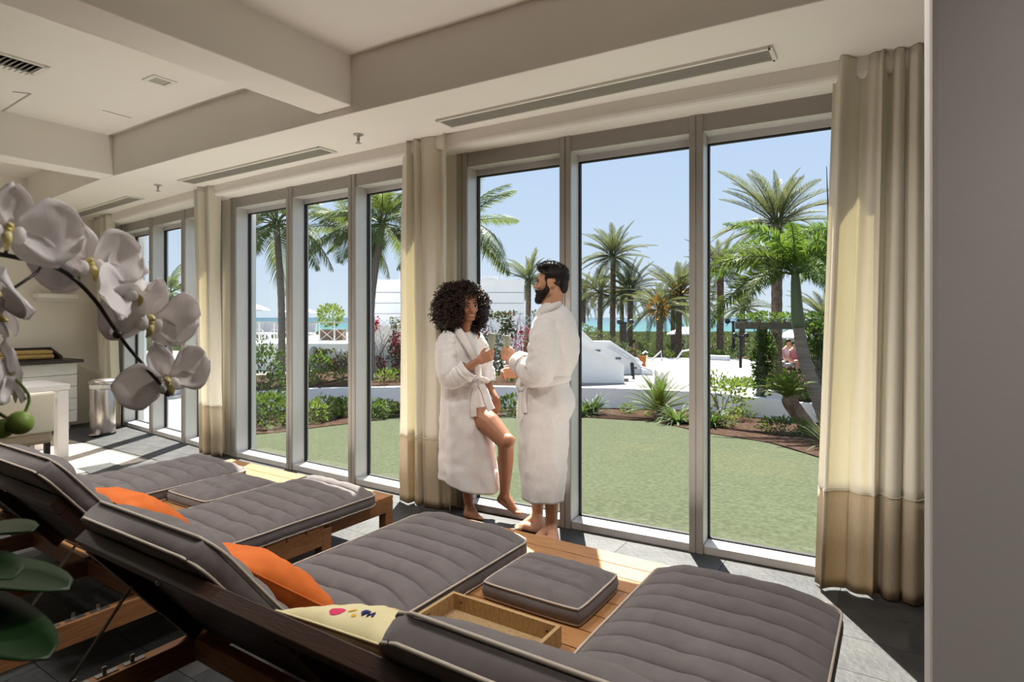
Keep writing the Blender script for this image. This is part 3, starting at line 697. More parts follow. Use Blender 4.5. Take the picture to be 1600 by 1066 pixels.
# --- woven tray
tx0, tx1, ty0, ty1 = -1.465, -0.985, 1.42, 1.83
r = empty('serving_tray', ((tx0 + tx1) / 2, (ty0 + ty1) / 2, ZD), 'rectangular woven cane tray on the middle deck of the nearest lounger', 'tray')
b = MB(); b.box((tx0 + .012, ty0 + .012, ZD + .001), (tx1 - .012, ty1 - .012, ZD + .012)); b.build('base', 'woven', r)
for lo, hi in (((tx0, ty0, ZD + .001), (tx0 + .014, ty1, ZD + .072)), ((tx1 - .014, ty0, ZD + .001), (tx1, ty1, ZD + .072))):   # ends with a slot handle
    b = MB(); ym = (ty0 + ty1) / 2
    b.box(lo, (hi[0], hi[1], ZD + .036)); b.box((lo[0], ty0, ZD + .036), (hi[0], ym - .05, ZD + .056)); b.box((lo[0], ym + .05, ZD + .036), (hi[0], ty1, ZD + .056)); b.box((lo[0], ty0, ZD + .056), (hi[0], ty1, ZD + .072))
    b.build('end_wall', 'woven_rim', r)
for yy in (ty0, ty1 - .014):
    b = MB(); b.box((tx0 + .014, yy, ZD + .001), (tx1 - .014, yy + .014, ZD + .072)); b.build('side_wall', 'woven_rim', r)
for yy in (ty1 - .016, ty0 + .016):
    for X in (tx0 + .05, tx1 - .05):
        b = MB(); b.ball((X, yy, ZD + .045), .005, nu=8, nv=6); b.build('stud', 'dark_wood', r)

# --- pillows
def pillow(c, ax, ay, an, W, H, T, label, m, seed, name='throw_pillow', prints=None, group=None):
    """c centre, ax/ay in-plane axes, an normal"""
    ax, ay, an = Vector(ax).normalized(), Vector(ay).normalized(), Vector(an).normalized(); c = Vector(c); N = 30
    def pt(u, v, sgn):
        k = .06
        uu = u * (1 - k * (1 - v * v) * (abs(u) ** 3)); vv = v * (1 - k * (1 - u * u) * (abs(v) ** 3))
        th = (max(0, 1 - abs(u) ** 2.4) ** .62) * (max(0, 1 - abs(v) ** 2.4) ** .62)
        wr = .012 * nz((u * 2.2, v * 2.2, seed)) * th + .007 * nz((u * 6, v * 6, seed + 3)) * th ** .5
        return c + ax * (uu * W / 2) + ay * (vv * H / 2) + an * (sgn * (T / 2 * th + .002) + wr)
    rr = empty(name, c - Vector((0, 0, H * .4)), label, 'pillow', group)
    b = MB()
    for sgn in (1, -1): b.grid([[pt(-1 + 2 * i / N, -1 + 2 * j / N, sgn) for i in range(N + 1)] for j in range(N + 1)])
    ring = [(-1 + 2 * i / N, -1) for i in range(N)] + [(1, -1 + 2 * j / N) for j in range(N)] + [(1 - 2 * i / N, 1) for i in range(N)] + [(-1, 1 - 2 * j / N) for j in range(N)]
    b.grid([[pt(u, v, 1) for u, v in ring + ring[:1]], [pt(u, v, -1) for u, v in ring + ring[:1]]])
    cv = b.build('cover', m, rr, smooth=True)
    b = MB(); b.tube([(pt(u, v, 1) + pt(u, v, -1)) / 2 for u, v in ring], .0035, 5, close=True); b.build('seam', m, rr, smooth=True)
    return rr, pt

nnB = Vector((0, math.sin(ANG), math.cos(ANG))); uuB = Vector((0, -math.cos(ANG), math.sin(ANG)))
def on_back(X, yo, up, out):
    return Vector((X, HINGE + yo, ZD + .005)) + uuB * up + nnB * out
def lean(t):                                            # axes of a pillow leaning at angle t from the back plane
    R = Matrix.Rotation(t, 3, 'X'); return R @ uuB, R @ nnB
ay, an = lean(math.radians(13)); RZ = Matrix.Rotation(math.radians(-9), 3, an)
pillow(on_back(-1.835, 0, .170, .165), RZ @ Vector((1, 0, 0)), RZ @ ay, an, .45, .43, .17, 'orange pillow on the mattress left of the tray, nearest the camera', 'orange', 11, group='orange pillows on the raised backs')
RZ = Matrix.Rotation(math.radians(6), 3, an)
pillow(on_back(-2.88, .10, .165, .165), RZ @ Vector((1, 0, 0)), RZ @ ay, an, .45, .43, .17, 'orange pillow on the farther lounger, beside the middle window bay', 'orange', 17, group='orange pillows on the raised backs')
ay, an = lean(math.radians(22))
pillow((-1.10, 1.262, .402), (1, 0, 0), (0, 1, .05), (0, 0, 1), .40, .31, .185, 'plain cream pillow underneath the printed pillow', 'cream_print', 29)
pr, pt = pillow((-1.085, 1.118, .618), (1, 0, .06), ay, an, .45, .44, .13, 'cream pillow printed with small motifs, between the two near mattresses', 'cream_print', 23, name='printed_pillow')
def motif(u0, v0, ru, rv, m, jag=0):
    b = MB(); n = 16; ring = [pt(u0 + ru * math.cos(2 * math.pi * k / n) * (1 + jag * math.sin(5 * k)), v0 + rv * math.sin(2 * math.pi * k / n) * (1 + jag * math.cos(3 * k)), 1) + an * .0015 for k in range(n)]
    c = pt(u0, v0, 1) + an * .0015; b.add([c] + ring, [(0, 1 + k, 1 + (k + 1) % n) for k in range(n)]); b.build('printed_motif', m, pr, clean=False)
motif(-.30, .80, .085, .10, 'pink_print', .06); motif(-.14, .74, .045, .06, 'yellow_print', .15); motif(-.02, .84, .03, .02, 'yellow_print')
motif(.04, .74, .035, .05, 'blue_print', .2); motif(.62, .78, .05, .06, 'teal_print', .15)
b = MB(); b.tube([pt(.04 + .035 * k, .76 + (.05 if k % 2 else -.03), 1) + an * .002 for k in range(6)], .003, 4); b.build('printed_motif', 'blue_print', pr)
b = MB(); b.tube([pt(-.95 + 1.9 * k / 20, -.05 + .02 * math.sin(k), 1) + an * .001 for k in range(21)], .0022, 4); b.build('seam', 'cream_print', pr)

# ================================================================== FAR END OF THE ROOM
# floating planked cabinet with dark top
r = empty('wall_cabinet', (-9.17, 2.85, 0), 'white planked cabinet with a dark top against the end wall', 'cabinet')
b = MB(); b.box((-9.4, 2.22, .095), (-8.975, 3.395, .865)); body = b.build('body', 'white_wood', r)
for k in range(5):
    z0 = .097 + k * .1535; b = MB(); b.box((-8.975, 2.215, z0 + .003), (-8.95, 3.40, z0 + .1505)); b.build('drawer', 'white_wood', r, bevel=0.003)
    b = MB(); b.box((-9.395, 3.395, z0 + .003), (-8.975, 3.41, z0 + .1505)); b.build('side_plank', 'white_wood', r, bevel=0.003)
b = MB(); b.box((-9.4, 2.18, .868), (-8.90, 3.46, .905)); b.build('cabinet_top', 'dark_wood', r, bevel=0.004)
b = MB(); b.box((-9.4, 2.25, .0), (-9.05, 3.36, .095)); b.build('plinth', 'pillar_paint', r)
r = empty('open_box', (-9.15, 2.85, .905), 'open dark wooden box on top of the white cabinet', 'box')
b = MB(); b.box((-9.36, 2.52, .906), (-8.97, 3.25, .918)); b.build('base', 'dark_wood', r)
b = MB(); b.box((-9.36, 2.52, .918), (-9.335, 3.25, 1.06)); b.build('back_panel', 'dark_wood', r)
for yy in (2.52, 3.228): b = MB(); b.slab([(-9.335, yy, .918), (-8.97, yy, .918), (-8.97, yy, .955), (-9.335, yy, 1.06)], (0, .022, 0)); b.build('end_panel', 'dark_wood', r)
r = empty('bamboo_roll', (-9.1, 2.86, .918), 'bundle of bamboo canes lying in the dark open box', 'bamboo bundle')
for k in range(7):
    q, w_ = (k % 4, k // 4); b = MB(); p0 = Vector((-9.29 + q * .075 + w_ * .037, 2.60, .949 + w_ * .052)); b.tube([p0, p0 + Vector((0, .30, .002)), p0 + Vector((0, .58, 0))], [.028, .030, .028], 10); b.build('cane', 'bamboo', r, smooth=False)
r = empty('wall_shelf', (-9.3, 3.29, 1.70), 'thin white shelf fixed on the end wall above the cabinet', 'shelf')
b = MB(); b.box((-9.4, 3.07, 1.70), (-9.2, 3.505, 1.755)); b.build('board', 'plaster', r, bevel=0.004)
b = MB(); b.box((-9.4, 3.10, 1.66), (-9.37, 3.475, 1.70)); b.build('bracket', 'plaster', r)
# white table
r = empty('side_table', (-7.6, 2.15, 0), 'white table with square slab legs in front of the planked cabinet', 'table')
b = MB(); b.box((-7.95, 1.60, .70), (-7.24, 2.69, .755)); b.build('tabletop', 'white_lacquer', r, bevel=0.004)
for X in (-7.94, -7.35):
    for Y in (1.61, 2.58): b = MB(); b.box((X, Y, 0), (X + .10, Y + .10, .70)); b.build('leg', 'white_lacquer', r, bevel=0.004)
for X in (-7.94, -7.35): b = MB(); b.box((X, 1.71, .62), (X + .10, 2.58, .70)); b.build('apron', 'white_lacquer', r)
# upholstered chair at the left edge
c0 = onz(25, 712, 0.0); c0 = Vector((-6.55, 1.98, 0))
r = empty('upholstered_chair', c0, 'cream upholstered chair with dark legs beside the white table', 'chair')
b = MB(); b.box((c0.x - .28, c0.y - .30, .34), (c0.x + .28, c0.y + .22, .46)); b.build('seat', 'curtain_beige', r, bevel=0.03)
b = MB(); b.slab([(c0.x + .22, c0.y - .30, .44), (c0.x + .30, c0.y - .30, .44), (c0.x + .36, c0.y - .30, .80), (c0.x + .28, c0.y - .30, .80)], (0, .52, 0)); b.build('backrest', 'curtain_cream', r, bevel=0.02)
for X in (-.25, .21):
    for Y in (-.28, .17): b = MB(); b.box((c0.x + X, c0.y + Y, 0), (c0.x + X + .04, c0.y + Y + .04, .34)); b.build('leg', 'dark_wood', r)
# pedal bin
p = Vector((-8.28, 3.42, 0)); r = empty('pedal_bin', p, 'round stainless steel pedal bin by the far curtain', 'bin')
b = MB(); b.lathe([(.13, .02), (.135, .03), (.135, .56), (.132, .565)], p, 32); b.build('barrel', 'steel', r, smooth=True)
b = MB(); b.lathe([(.138, .0), (.142, .006), (.142, .028), (.136, .034), (.1, .034)], p, 32); b.build('base_ring', 'black_plastic', r)
b = MB(); b.lathe([(.128, .565), (.138, .575), (.139, .60), (.134, .625), (.13, .628)], p, 32); b.build('liner', 'clear_bag', r, smooth=True)
b = MB(); b.lathe([(.14, .63), (.145, .64), (.143, .665), (.12, .680), (0.001, .688)], p, 32); b.build('lid', 'steel', r, smooth=True)
b = MB(); q = p + Vector((.10, -.13, .02)); b.lathe([(.055, 0), (.058, .008), (.05, .016), (.001, .018)], q, 16); b.build('pedal', 'steel', r)

# ================================================================== PEOPLE
def hand_caps(mb, wrist, a, n, b, curls, thumb, sc=1.0, r0=.0088, spread=.4):
    """a: wrist to knuckles, n: palm normal, b: towards the thumb side; curls per finger (three joint angles)"""
    a, n, b = Vector(a).normalized(), Vector(n).normalized(), Vector(b).normalized(); wrist = Vector(wrist)
    for o0, o1 in ((.018, .030), (.004, .010), (-.012, -.012), (-.024, -.030)):       # palm
        mb.capsule(wrist + b * (o0 * sc) + a * .008 * sc, wrist + a * (.084 * sc) + b * (o1 * sc), .0155 * sc, .0125 * sc)
    lens = ((.043, .026, .021), (.047, .030, .022), (.044, .028, .021), (.035, .021, .018))
    for k, (off, cl) in enumerate(zip((.031, .0105, -.0105, -.030), curls)):
        p = wrist + a * (.086 - .004 * abs(k - 1)) * sc + b * (off * sc); ang = 0.0; rr = r0 * sc * (1 if k < 3 else .88)
        d0 = (a + b * (off * spread * 3)).normalized()
        for L, c in zip(lens[k], cl):
            ang += c; d = (d0 * math.cos(ang) + n * math.sin(ang)).normalized(); q = p + d * L * sc
            mb.capsule(p, q, rr, rr * .92, 10); p = q; rr *= .92
    p = wrist + a * .022 * sc + b * .026 * sc; rr = .0115 * sc
    for (da, db, dn), L in zip(thumb, (.038, .032, .024)):
        d = (a * da + b * db + n * dn).normalized(); q = p + d * L * sc; mb.capsule(p, q, rr, rr * .9, 10); p = q; rr *= .9

def loft(secs, nr, fold, seed, folds_n=9, wr=.011):
    """rings of a garment measured in the photograph: (row, left, right, distance, half thickness)"""
    S = catmull_n(secs, nr); rows = []
    for i, (py, xl, xr, d, hd) in enumerate(S):
        d += DOFF
        z = EYE + (HY - py) / FPX * d; a = (xr - xl) / 2 / FPX * d; rc = ((xl + xr) / 2 - CX) / FPX * d; row = []
        f = fold(i / (nr - 1))
        for j in range(73):
            th = 2 * math.pi * j / 72; ct, st = math.cos(th), math.sin(th)
            k = 1 + f * (math.sin(folds_n * th + seed + 1.5 * nz((z, seed, 0))) * .6 + .6 * math.sin((folds_n - 4) * th + 2 * seed + z)) * (.45 + .55 * abs(st))
            ee = .86
            px_ = math.copysign(abs(ct) ** ee, ct) * a * k; pd_ = math.copysign(abs(st) ** ee, st) * hd * k
            p = RT * (rc + px_) + FW * (d + pd_) + Vector((0, 0, z))
            w = wr * nz((math.cos(th) * 2.2, math.sin(th) * 2.2 + seed, z * 7)) + wr * .6 * nz((math.cos(th) * 5, math.sin(th) * 5 + seed, z * 16))
            row.append(p + (RT * ct + FW * st) * w)
        row[-1] = row[0]; rows.append(row)
    return rows
def catmull_n(P, n):
    P = [np.array(p, float) for p in P]; out = []; m = len(P) - 1
    # spread samples by arc in the first coordinate
    tot = abs(P[-1][0] - P[0][0])
    for i in range(n):
        y = P[0][0] + (P[-1][0] - P[0][0]) * i / (n - 1); k = 0
        while k < m - 1 and y > P[k + 1][0]: k += 1
        u = (y - P[k][0]) / (P[k + 1][0] - P[k][0]); p0, p1, p2, p3 = P[max(k - 1, 0)], P[k], P[k + 1], P[min(k + 2, m)]
        v = 0.5 * ((2 * p1) + (p2 - p0) * u + (2 * p0 - 5 * p1 + 4 * p2 - p3) * u * u + (3 * p1 - p0 - 3 * p2 + p3) * u ** 3); v[0] = y; out.append(tuple(v))
    return out
def sleeve(pts, rads, seed, n=40):
    C = catmull(pts, n); R = catmull([(r, 0, 0) for r in rads], n); rows = []; prev = Vector((0, 0, 1))
    for i, p in enumerate(C):
        t = (C[min(i + 1, n - 1)] - C[max(i - 1, 0)]).normalized(); a = prev - t * prev.dot(t); a.normalize(); prev = a; b = t.cross(a); row = []
        for j in range(33):
            th = 2 * math.pi * j / 32; r = R[i].x * (1 + .12 * nz((math.cos(th) * 1.3, math.sin(th) * 1.3 + seed, i * .15)) + .14 * nz((math.cos(th) * 1.1 + 4, math.sin(th) * 1.1, i * .42 + math.cos(th + seed) * .8 + seed)))
            row.append(p + a * (math.cos(th) * r) + b * (math.sin(th) * r))
        row[-1] = row[0]; rows.append(row)
    return rows
def strip(mb, pts, wid, th, nrm, n=30):
    """flat ribbon following points; nrm: outward direction per control point"""
    C = catmull(pts, n); Nn_ = catmull(nrm, n); W = catmull([(w, 0, 0) for w in (wid if isinstance(wid, (list, tuple)) else [wid] * len(pts))], n); rows = []
    for i, p in enumerate(C):
        t = (C[min(i + 1, n - 1)] - C[max(i - 1, 0)]).normalized(); o = Nn_[i] - t * Nn_[i].dot(t); o.normalize(); s = t.cross(o); w = W[i].x / 2
        rows.append([p + s * w, p + s * w * .6 + o * th, p - s * w * .6 + o * th, p - s * w, p - s * w * .6 - o * th * .3, p + s * w * .6 - o * th * .3, p + s * w])
    mb.grid(rows); return mb
def head_frame(face, up=Vector((0, 0, 1))):
    f = Vector(face).normalized(); s = f.cross(up).normalized(); u = s.cross(f)      # s: the person's right
    return Matrix((s, f, u)).transposed()               # columns: right, forward, up
def head_caps(mb, c, M, k=1.0, fem=False):
    """c centre between the ears, k scale; lengths in metres for an adult head 0.235 high"""
    P = lambda x, y, z: Vector(c) + M @ (Vector((x, y, z)) * k)
    mb.ball(P(0, -.012, .045), (.076 * k, .094 * k, .083 * k), M, 20, 14)
    mb.ball(P(0, .022, .015), (.066 * k, .070 * k, .085 * k), M, 20, 14)
    mb.ball(P(0, .036, -.045), (.050 * k, .052 * k, .058 * k), M, 16, 12)             # jaw
    mb.ball(P(0, .064, -.082), (.022 * k, .020 * k, .019 * k), M, 12, 8)              # chin
    for s in (-1, 1):
        mb.capsule(P(s * .052, -.005, -.045), P(s * .020, .062, -.080), .022 * k, .017 * k)
        mb.ball(P(s * .038, .066, -.012), (.022 * k, .020 * k, .020 * k), M, 12, 8)   # cheek
        mb.ball(P(s * .030, .081, .032), (.024 * k, .010 * k, .009 * k), M, 12, 8)    # brow
        mb.ball(P(s * .074, -.006, .008), (.010 * k, .020 * k, .032 * k), M, 10, 8)   # ear
        mb.ball(P(s * .012, .094, -.020), (.010 * k, .011 * k, .009 * k), M, 8, 6)
    mb.capsule(P(0, .086, .024), P(0, .106 if not fem else .102, -.014), .0095 * k, .0125 * k, 10)   # nose
    mb.ball(P(0, .083, -.052), (.026 * k, .012 * k, .015 * k), M, 12, 8)              # mouth mound
    return P
def face_bits(root, P, M, k, m_lip, smile, brow_m='hair_black'):
    for s in (-1, 1):
        b = MB(); b.ball(P(s * .031, .0815, .014), (.0145 * k, .0085 * k, .0078 * k), M, 12, 8); ey = b.build('eye', 'eye_white', root, smooth=True)
        b = MB(); b.ball(P(s * .031, .0875, .014), (.0082 * k, .0045 * k, .0076 * k), M, 10, 8); b.build('iris', 'iris', ey, smooth=True)
        b = MB(); b.tube([P(s * .049, .074, .019), P(s * .040, .086, .0235), P(s * .028, .090, .0235), P(s * .017, .086, .018)], .0026 * k, 5); b.build('eyelid', brow_m, root)
        b = MB(); b.tube([P(s * .054, .073, .034), P(s * .042, .087, .042), P(s * .028, .092, .041), P(s * .014, .094, .036)], [.002 * k, .0042 * k, .0048 * k, .003 * k], 6); b.build('eyebrow', brow_m, root)
    if smile:
        w = .026
        b = MB(); b.ball(P(0, .0895, -.0525), (.021 * k, .007 * k, .0075 * k), M, 14, 8); b.build('teeth', 'teeth', root, smooth=True)
        up_ = [P(-w, .078, -.044), P(-.015, .092, -.044), P(0, .0975, -.045), P(.015, .092, -.044), P(w, .078, -.044)]
        lo_ = [P(-w, .078, -.044), P(-.015, .091, -.0595), P(0, .0945, -.0625), P(.015, .091, -.0595), P(w, .078, -.044)]
    else:
        w = .023; up_ = [P(-w, .082, -.050), P(-.012, .095, -.047), P(0, .098, -.048), P(.012, .095, -.047), P(w, .082, -.050)]; lo_ = [P(-w, .082, -.051), P(-.012, .093, -.056), P(0, .096, -.058), P(.012, .093, -.056), P(w, .082, -.051)]
    for L in (up_, lo_):
        b = MB(); b.tube(catmull(L, 14), [.001 + .0042 * k * math.sin(math.pi * q / 13) for q in range(14)], 7); b.build('lip', m_lip, root, smooth=True)

DOFF = -.07
def A(px, py, d): return at(px, py, d + DOFF)
VZ = Vector((0, 0, 1))
# ---------------------------------------------------------------- the woman
DW = 4.38
fw = onz(737, 806, 0.0); woman = empty('person', (fw.x, fw.y, 0), 'person with big curly hair in a white robe, one bare leg bent, holding a flute', 'person')
b = MB()
Pw = None
faceW = (-FW * .92 + RT * .36 - VZ * .06)
MW_ = head_frame(faceW); cW = A(731.5, 481, 4.335)
Pw = head_caps(b, cW, MW_, .93, True)
neck0 = A(724, 522, 4.385)
b.capsule(Pw(0, -.022, -.055), neck0, .047, .052); b.capsule(Pw(0, -.01, -.04), A(727, 520, 4.35), .043, .045)
# trunk
for (p, q, r1, r2) in ((A(719, 533, 4.40), A(719, 575, 4.39), .098, .092), (A(719, 575, 4.39), A(722, 606, 4.39), .092, .088), (A(722, 606, 4.39), A(727, 640, 4.39), .095, .110),
                       (A(702, 530, 4.33), A(724, 526, 4.40), .050, .055), (A(724, 526, 4.40), A(741, 532, 4.52), .055, .050)):
    b.capsule(p, q, r1, r2)
# near (right) arm
elb = A(705, 592, 4.22); wr_ = A(748.5, 562.5, 4.185)
b.capsule(A(701, 533, 4.32), elb, .046, .036); b.capsule(elb, A(722, 581, 4.20), .038, .037); b.capsule(A(722, 581, 4.20), wr_, .037, .0225)
GRIP = ((.35, .75, .55), (.5, .9, .6), (.6, 1.0, .6), (.7, 1.05, .6))
aW = (RT * .92 + VZ * .36 + FW * .22).normalized()
bW = (VZ * .92 - RT * .36).normalized(); nW = (FW - RT * .10).normalized()
hand_caps(b, wr_, aW, nW, bW, GRIP, ((.75, .7, .15), (.85, .25, .5), (.7, .0, .75)), .93)
# far (left) arm, hand resting on the raised thigh
elb2 = A(757, 592, 4.60); wr2 = A(775, 622, 4.46)
b.capsule(A(742, 535, 4.53), elb2, .046, .036); b.capsule(elb2, wr2, .036, .022)
hand_caps(b, wr2, (-VZ * .90 + RT * .06 - FW * .30), (-RT * .55 - FW * .75), (-RT * .7 + FW * .45), ((.3, .5, .3), (.35, .55, .3), (.4, .6, .3), (.45, .6, .3)), ((.6, .7, .2), (.85, .4, .2), (.9, .2, .3)), .92)
# standing leg
kn = A(722, 708, 4.42); an_ = A(733.5, 791, 4.385)
b.capsule(A(719, 642, 4.42), kn, .088, .058); b.capsule(kn, A(727, 738, 4.43), .056, .056); b.capsule(A(727, 738, 4.43), an_, .055, .033)
heel = onz(731, 803, .035); ball_ = onz(746, 808.5, .024); b.capsule(an_, heel, .033, .034); b.capsule(heel, ball_, .034, .023); b.capsule(an_, ball_, .030, .022)
for q in range(5):
    o = (q - 2) * .0165; t0 = ball_ + RT * (o * .5) + FW * (-o * .85); b.capsule(t0, t0 + (RT * .8 + FW * .1).normalized() * (.034 - .003 * abs(q - 1)) + VZ * -.006, .0115, .0095, 8)
# raised leg
hip = A(737, 641, 4.36); kn2 = A(790, 690, 4.165); ank2 = A(788.5, 772, 4.315)
b.capsule(hip, A(765, 662, 4.25), .090, .080); b.capsule(A(765, 662, 4.25), kn2, .080, .061); b.ball(A(795, 689, 4.13), .046, nu=14, nv=10)
b.capsule(kn2, A(790.5, 720, 4.235), .057, .054); b.capsule(A(790.5, 720, 4.235), ank2, .054, .0335); b.capsule(A(786.5, 716, 4.25), A(787, 742, 4.27), .046, .036)
hl = A(782.5, 781, 4.345); bl2 = A(805, 798.5, 4.26)
b.capsule(ank2, hl, .034, .030); b.capsule(ank2, bl2, .031, .025); b.capsule(hl, bl2, .029, .024)
for q in range(5):
    o = (q - 2) * .0165; t0 = bl2 + FW * (-o * .9) + RT * (o * .25) - VZ * .004; b.capsule(t0, t0 + RT * (.040 - .004 * abs(q - 1)) - VZ * .004, .0115, .0095, 8)
body = remesh(b, 'body', 'skin_w', .0058, woman, 5)
face_bits(woman, Pw, MW_, .93, 'lips_w', True)
# robe
secs = [(517, 711, 739, 4.39, .075), (522, 699, 742, 4.385, .095), (530, 690, 746, 4.385, .118), (546, 687, 747, 4.385, .135), (570, 690, 749, 4.385, .135), (590, 692, 752, 4.385, .128), (597, 692, 753, 4.385, .126), (606, 691, 755, 4.385, .132), (628, 690, 762, 4.385, .150), (655, 689, 767, 4.385, .160), (700, 688, 772, 4.385, .172), (735, 686.5, 777, 4.385, .180), (752, 686, 780, 4.385, .184)]
rows = loft(secs, 90, lambda t: .022 + .075 * max(0, t - .35), 2.0, 9)
for i in range(len(rows)):                               # the hem dips at the front
    t = i / (len(rows) - 1)
    if t > .6:
        for j in range(len(rows[i])):
            th = 2 * math.pi * j / 72; rows[i][j] = rows[i][j] - VZ * (.055 * ((t - .6) / .4) ** 2 * max(0, math.cos(th + .75)) - .035 * ((t - .6) / .4) ** 2 * max(0, math.cos(th + math.pi - .2)))
b = MB(); b.grid(rows); robe = b.build('robe', 'robe', woman, smooth=True, solid=.006)
b = MB(); b.grid(sleeve([A(706, 524, 4.33), A(699, 540, 4.30), A(698, 565, 4.26), A(703, 588, 4.225), A(716, 588, 4.205), A(731, 577, 4.195)], [.062, .078, .080, .078, .068, .062], 3.0)); b.build('sleeve', 'robe', robe, smooth=True, solid=.006)
b = MB(); b.grid(sleeve([A(724, 585, 4.20), A(733, 576, 4.193)], [.070, .067], 4.0, 8)); b.build('cuff', 'robe', robe, smooth=True, solid=.010)
b = MB(); b.grid(sleeve([A(740, 527, 4.50), A(748, 545, 4.56), A(755, 575, 4.60), A(760, 598, 4.58)], [.06, .075, .075, .07], 5.0)); b.build('sleeve', 'robe', robe, smooth=True, solid=.006)
# shawl collar: two bands that cross above the belt
b = MB(); out_ = -FW + RT * .3
strip(b, [A(715, 512, 4.44), A(712, 513, 4.33), A(718, 521, 4.262), A(731, 541, 4.235), A(742, 563, 4.235), A(747, 588, 4.25)], [.05, .06, .065, .062, .055, .05], .010, [-RT, -RT - FW + VZ * .5, out_ - RT * .4, out_, out_, out_]); b.build('collar', 'robe', robe, smooth=True)
b = MB(); strip(b, [A(715, 512, 4.44), A(735, 514, 4.45), A(739, 522, 4.37), A(741, 536, 4.31), A(746, 556, 4.30), A(750, 584, 4.31)], [.05, .05, .055, .05, .05, .045], .009, [VZ - RT, VZ + RT, RT + VZ * .3 - FW * .3, RT - FW * .5, RT - FW * .5, RT - FW * .5]); b.build('collar', 'robe', robe, smooth=True)
def belt(root, py, xl, xr, d, hd, tilt, rise=0):
    d += DOFF; b = MB(); a = (xr - xl) / 2 / FPX * d; rc = ((xl + xr) / 2 - CX) / FPX * d; z0 = EYE + (HY - py) / FPX * d; pts = []
    for j in range(60):
        th = 2 * math.pi * j / 60; pts.append(RT * (rc + a * math.copysign(abs(math.cos(th)) ** .86, math.cos(th))) + FW * (d + hd * math.copysign(abs(math.sin(th)) ** .86, math.sin(th))) + VZ * (z0 + tilt * math.cos(th) + .004 * nz((th * 2, py, 0))))
    b.tube(pts, 1.0, 8, close=True, flat=(.026, .010), up=(0, 0, 1)); return b.build('belt', 'robe', root, smooth=True)
bt = belt(woman, 596, 690.5, 754, 4.385, .134, .006)
b = MB(); b.ball(A(748, 597, 4.245), (.024, .024, .026), None, 12, 8); b.build('knot', 'robe', bt, smooth=True)
for c_, rr_, an_ in ((A(756, 594, 4.225), (.044, .014, .022), .25), (A(741, 603, 4.232), (.032, .013, .020), -.7)):
    b = MB(); b.ball(c_, rr_, Matrix((RT, FW, VZ)).transposed() @ Matrix.Rotation(an_, 3, 'Y'), 16, 10); b.build('bow_loop', 'robe', bt, smooth=True)
strips = [([A(750, 599, 4.235), A(757, 612, 4.20), A(762, 628, 4.17), A(768, 641, 4.15)], .055), ([A(746, 600, 4.235), A(741, 616, 4.215), A(739, 634, 4.21), A(740, 651, 4.215)], .045)]
for pts, w_ in strips: b = MB(); strip(b, pts, w_, .004, [-FW] * len(pts)); b.build('belt_tail', 'robe', bt, smooth=True)
# hair: dense mass of small spiral curls
hc = A(720, 479, 4.385); rnd = random.Random(4)
hair = MB(); Mh = Matrix((RT, FW, VZ)).transposed()
hair.ball(A(719, 476, 4.415), (.158, .150, .150), Mh, 20, 14); hair.ball(A(702, 493, 4.375), (.100, .11, .105), Mh, 14, 10); hair.ball(A(748, 488, 4.43), (.075, .085, .11), Mh, 14, 10)
hb = hair.build('hair', 'hair_black', woman, smooth=True)
curls = MB(); count = 0
while count < 1500:
    v = Vector((rnd.gauss(0, 1), rnd.gauss(0, 1), rnd.gauss(0, 1))).normalized()
    lump = 1 + .13 * nz(v * 1.9 + Vector((3, 1, 7))) + .06 * nz(v * 5)
    rad = rnd.uniform(.80, 1.03) * lump
    p = hc + RT * (v.x * .198 * rad) + FW * (v.y * .170 * rad) + VZ * (v.z * .182 * rad - (.03 if v.z < 0 and abs(v.x) > .4 else 0))
    q = MW_.transposed() @ (p - cW)
    if (q.y > -.005 and abs(q.x + .004) < .060 and -.135 < q.z < .070): continue      # keep the face free
    if q.y > .03 and -.30 < q.z < -.075 and abs(q.x) < .075: continue                   # and the throat
    count += 1
    ax = (v * .55 + Vector((rnd.uniform(-.5, .5), rnd.uniform(-.5, .5), -.55))).normalized(); e1 = ax.orthogonal().normalized(); e2 = ax.cross(e1); R_ = rnd.uniform(.006, .011); turns = rnd.uniform(1.6, 2.8); Lc = rnd.uniform(.045, .085); ph = rnd.uniform(0, 6.28); n_ = 15
    curls.tube([p + ax * (Lc * (k / n_ - .4)) + e1 * (R_ * math.cos(ph + turns * 6.283 * k / n_)) + e2 * (R_ * math.sin(ph + turns * 6.283 * k / n_)) for k in range(n_ + 1)], .0030, 3, cap=False)
tag(curls.build('curls', 'hair_curl', hb, clean=False, smooth=True), kind='stuff')

# ---------------------------------------------------------------- the man
DOFF = 0.0
fm = onz(846, 838, 0.0); man = empty('person', (fm.x, fm.y, 0), 'bearded person in a white robe, seen from behind, holding a flute', 'person')
b = MB(); faceM = (-RT * .97 + FW * .26 + VZ * .02); MM = head_frame(faceM); cM = A(861, 445.5, 3.90)
Pm = head_caps(b, cM, MM, 1.0)
b.capsule(Pm(0, -.028, -.045), A(864, 489, 3.90), .058, .066); b.capsule(Pm(0, .005, -.05), A(859, 486, 3.90), .050, .058)
for (p, q, r1, r2) in ((A(866, 508, 3.90), A(866, 555, 3.90), .125, .115), (A(866, 555, 3.90), A(856, 600, 3.90), .115, .105), (A(856, 600, 3.90), A(858, 640, 3.90), .110, .115),
                       (A(850, 514, 3.78), A(866, 502, 3.90), .048, .062), (A(866, 502, 3.90), A(882, 512, 4.05), .062, .048)): b.capsule(p, q, r1, r2)
elm = A(842, 591, 3.73); wrm = A(806, 562, 3.93)
b.capsule(A(849, 518, 3.76), elm, .050, .042); b.capsule(elm, wrm, .044, .028)
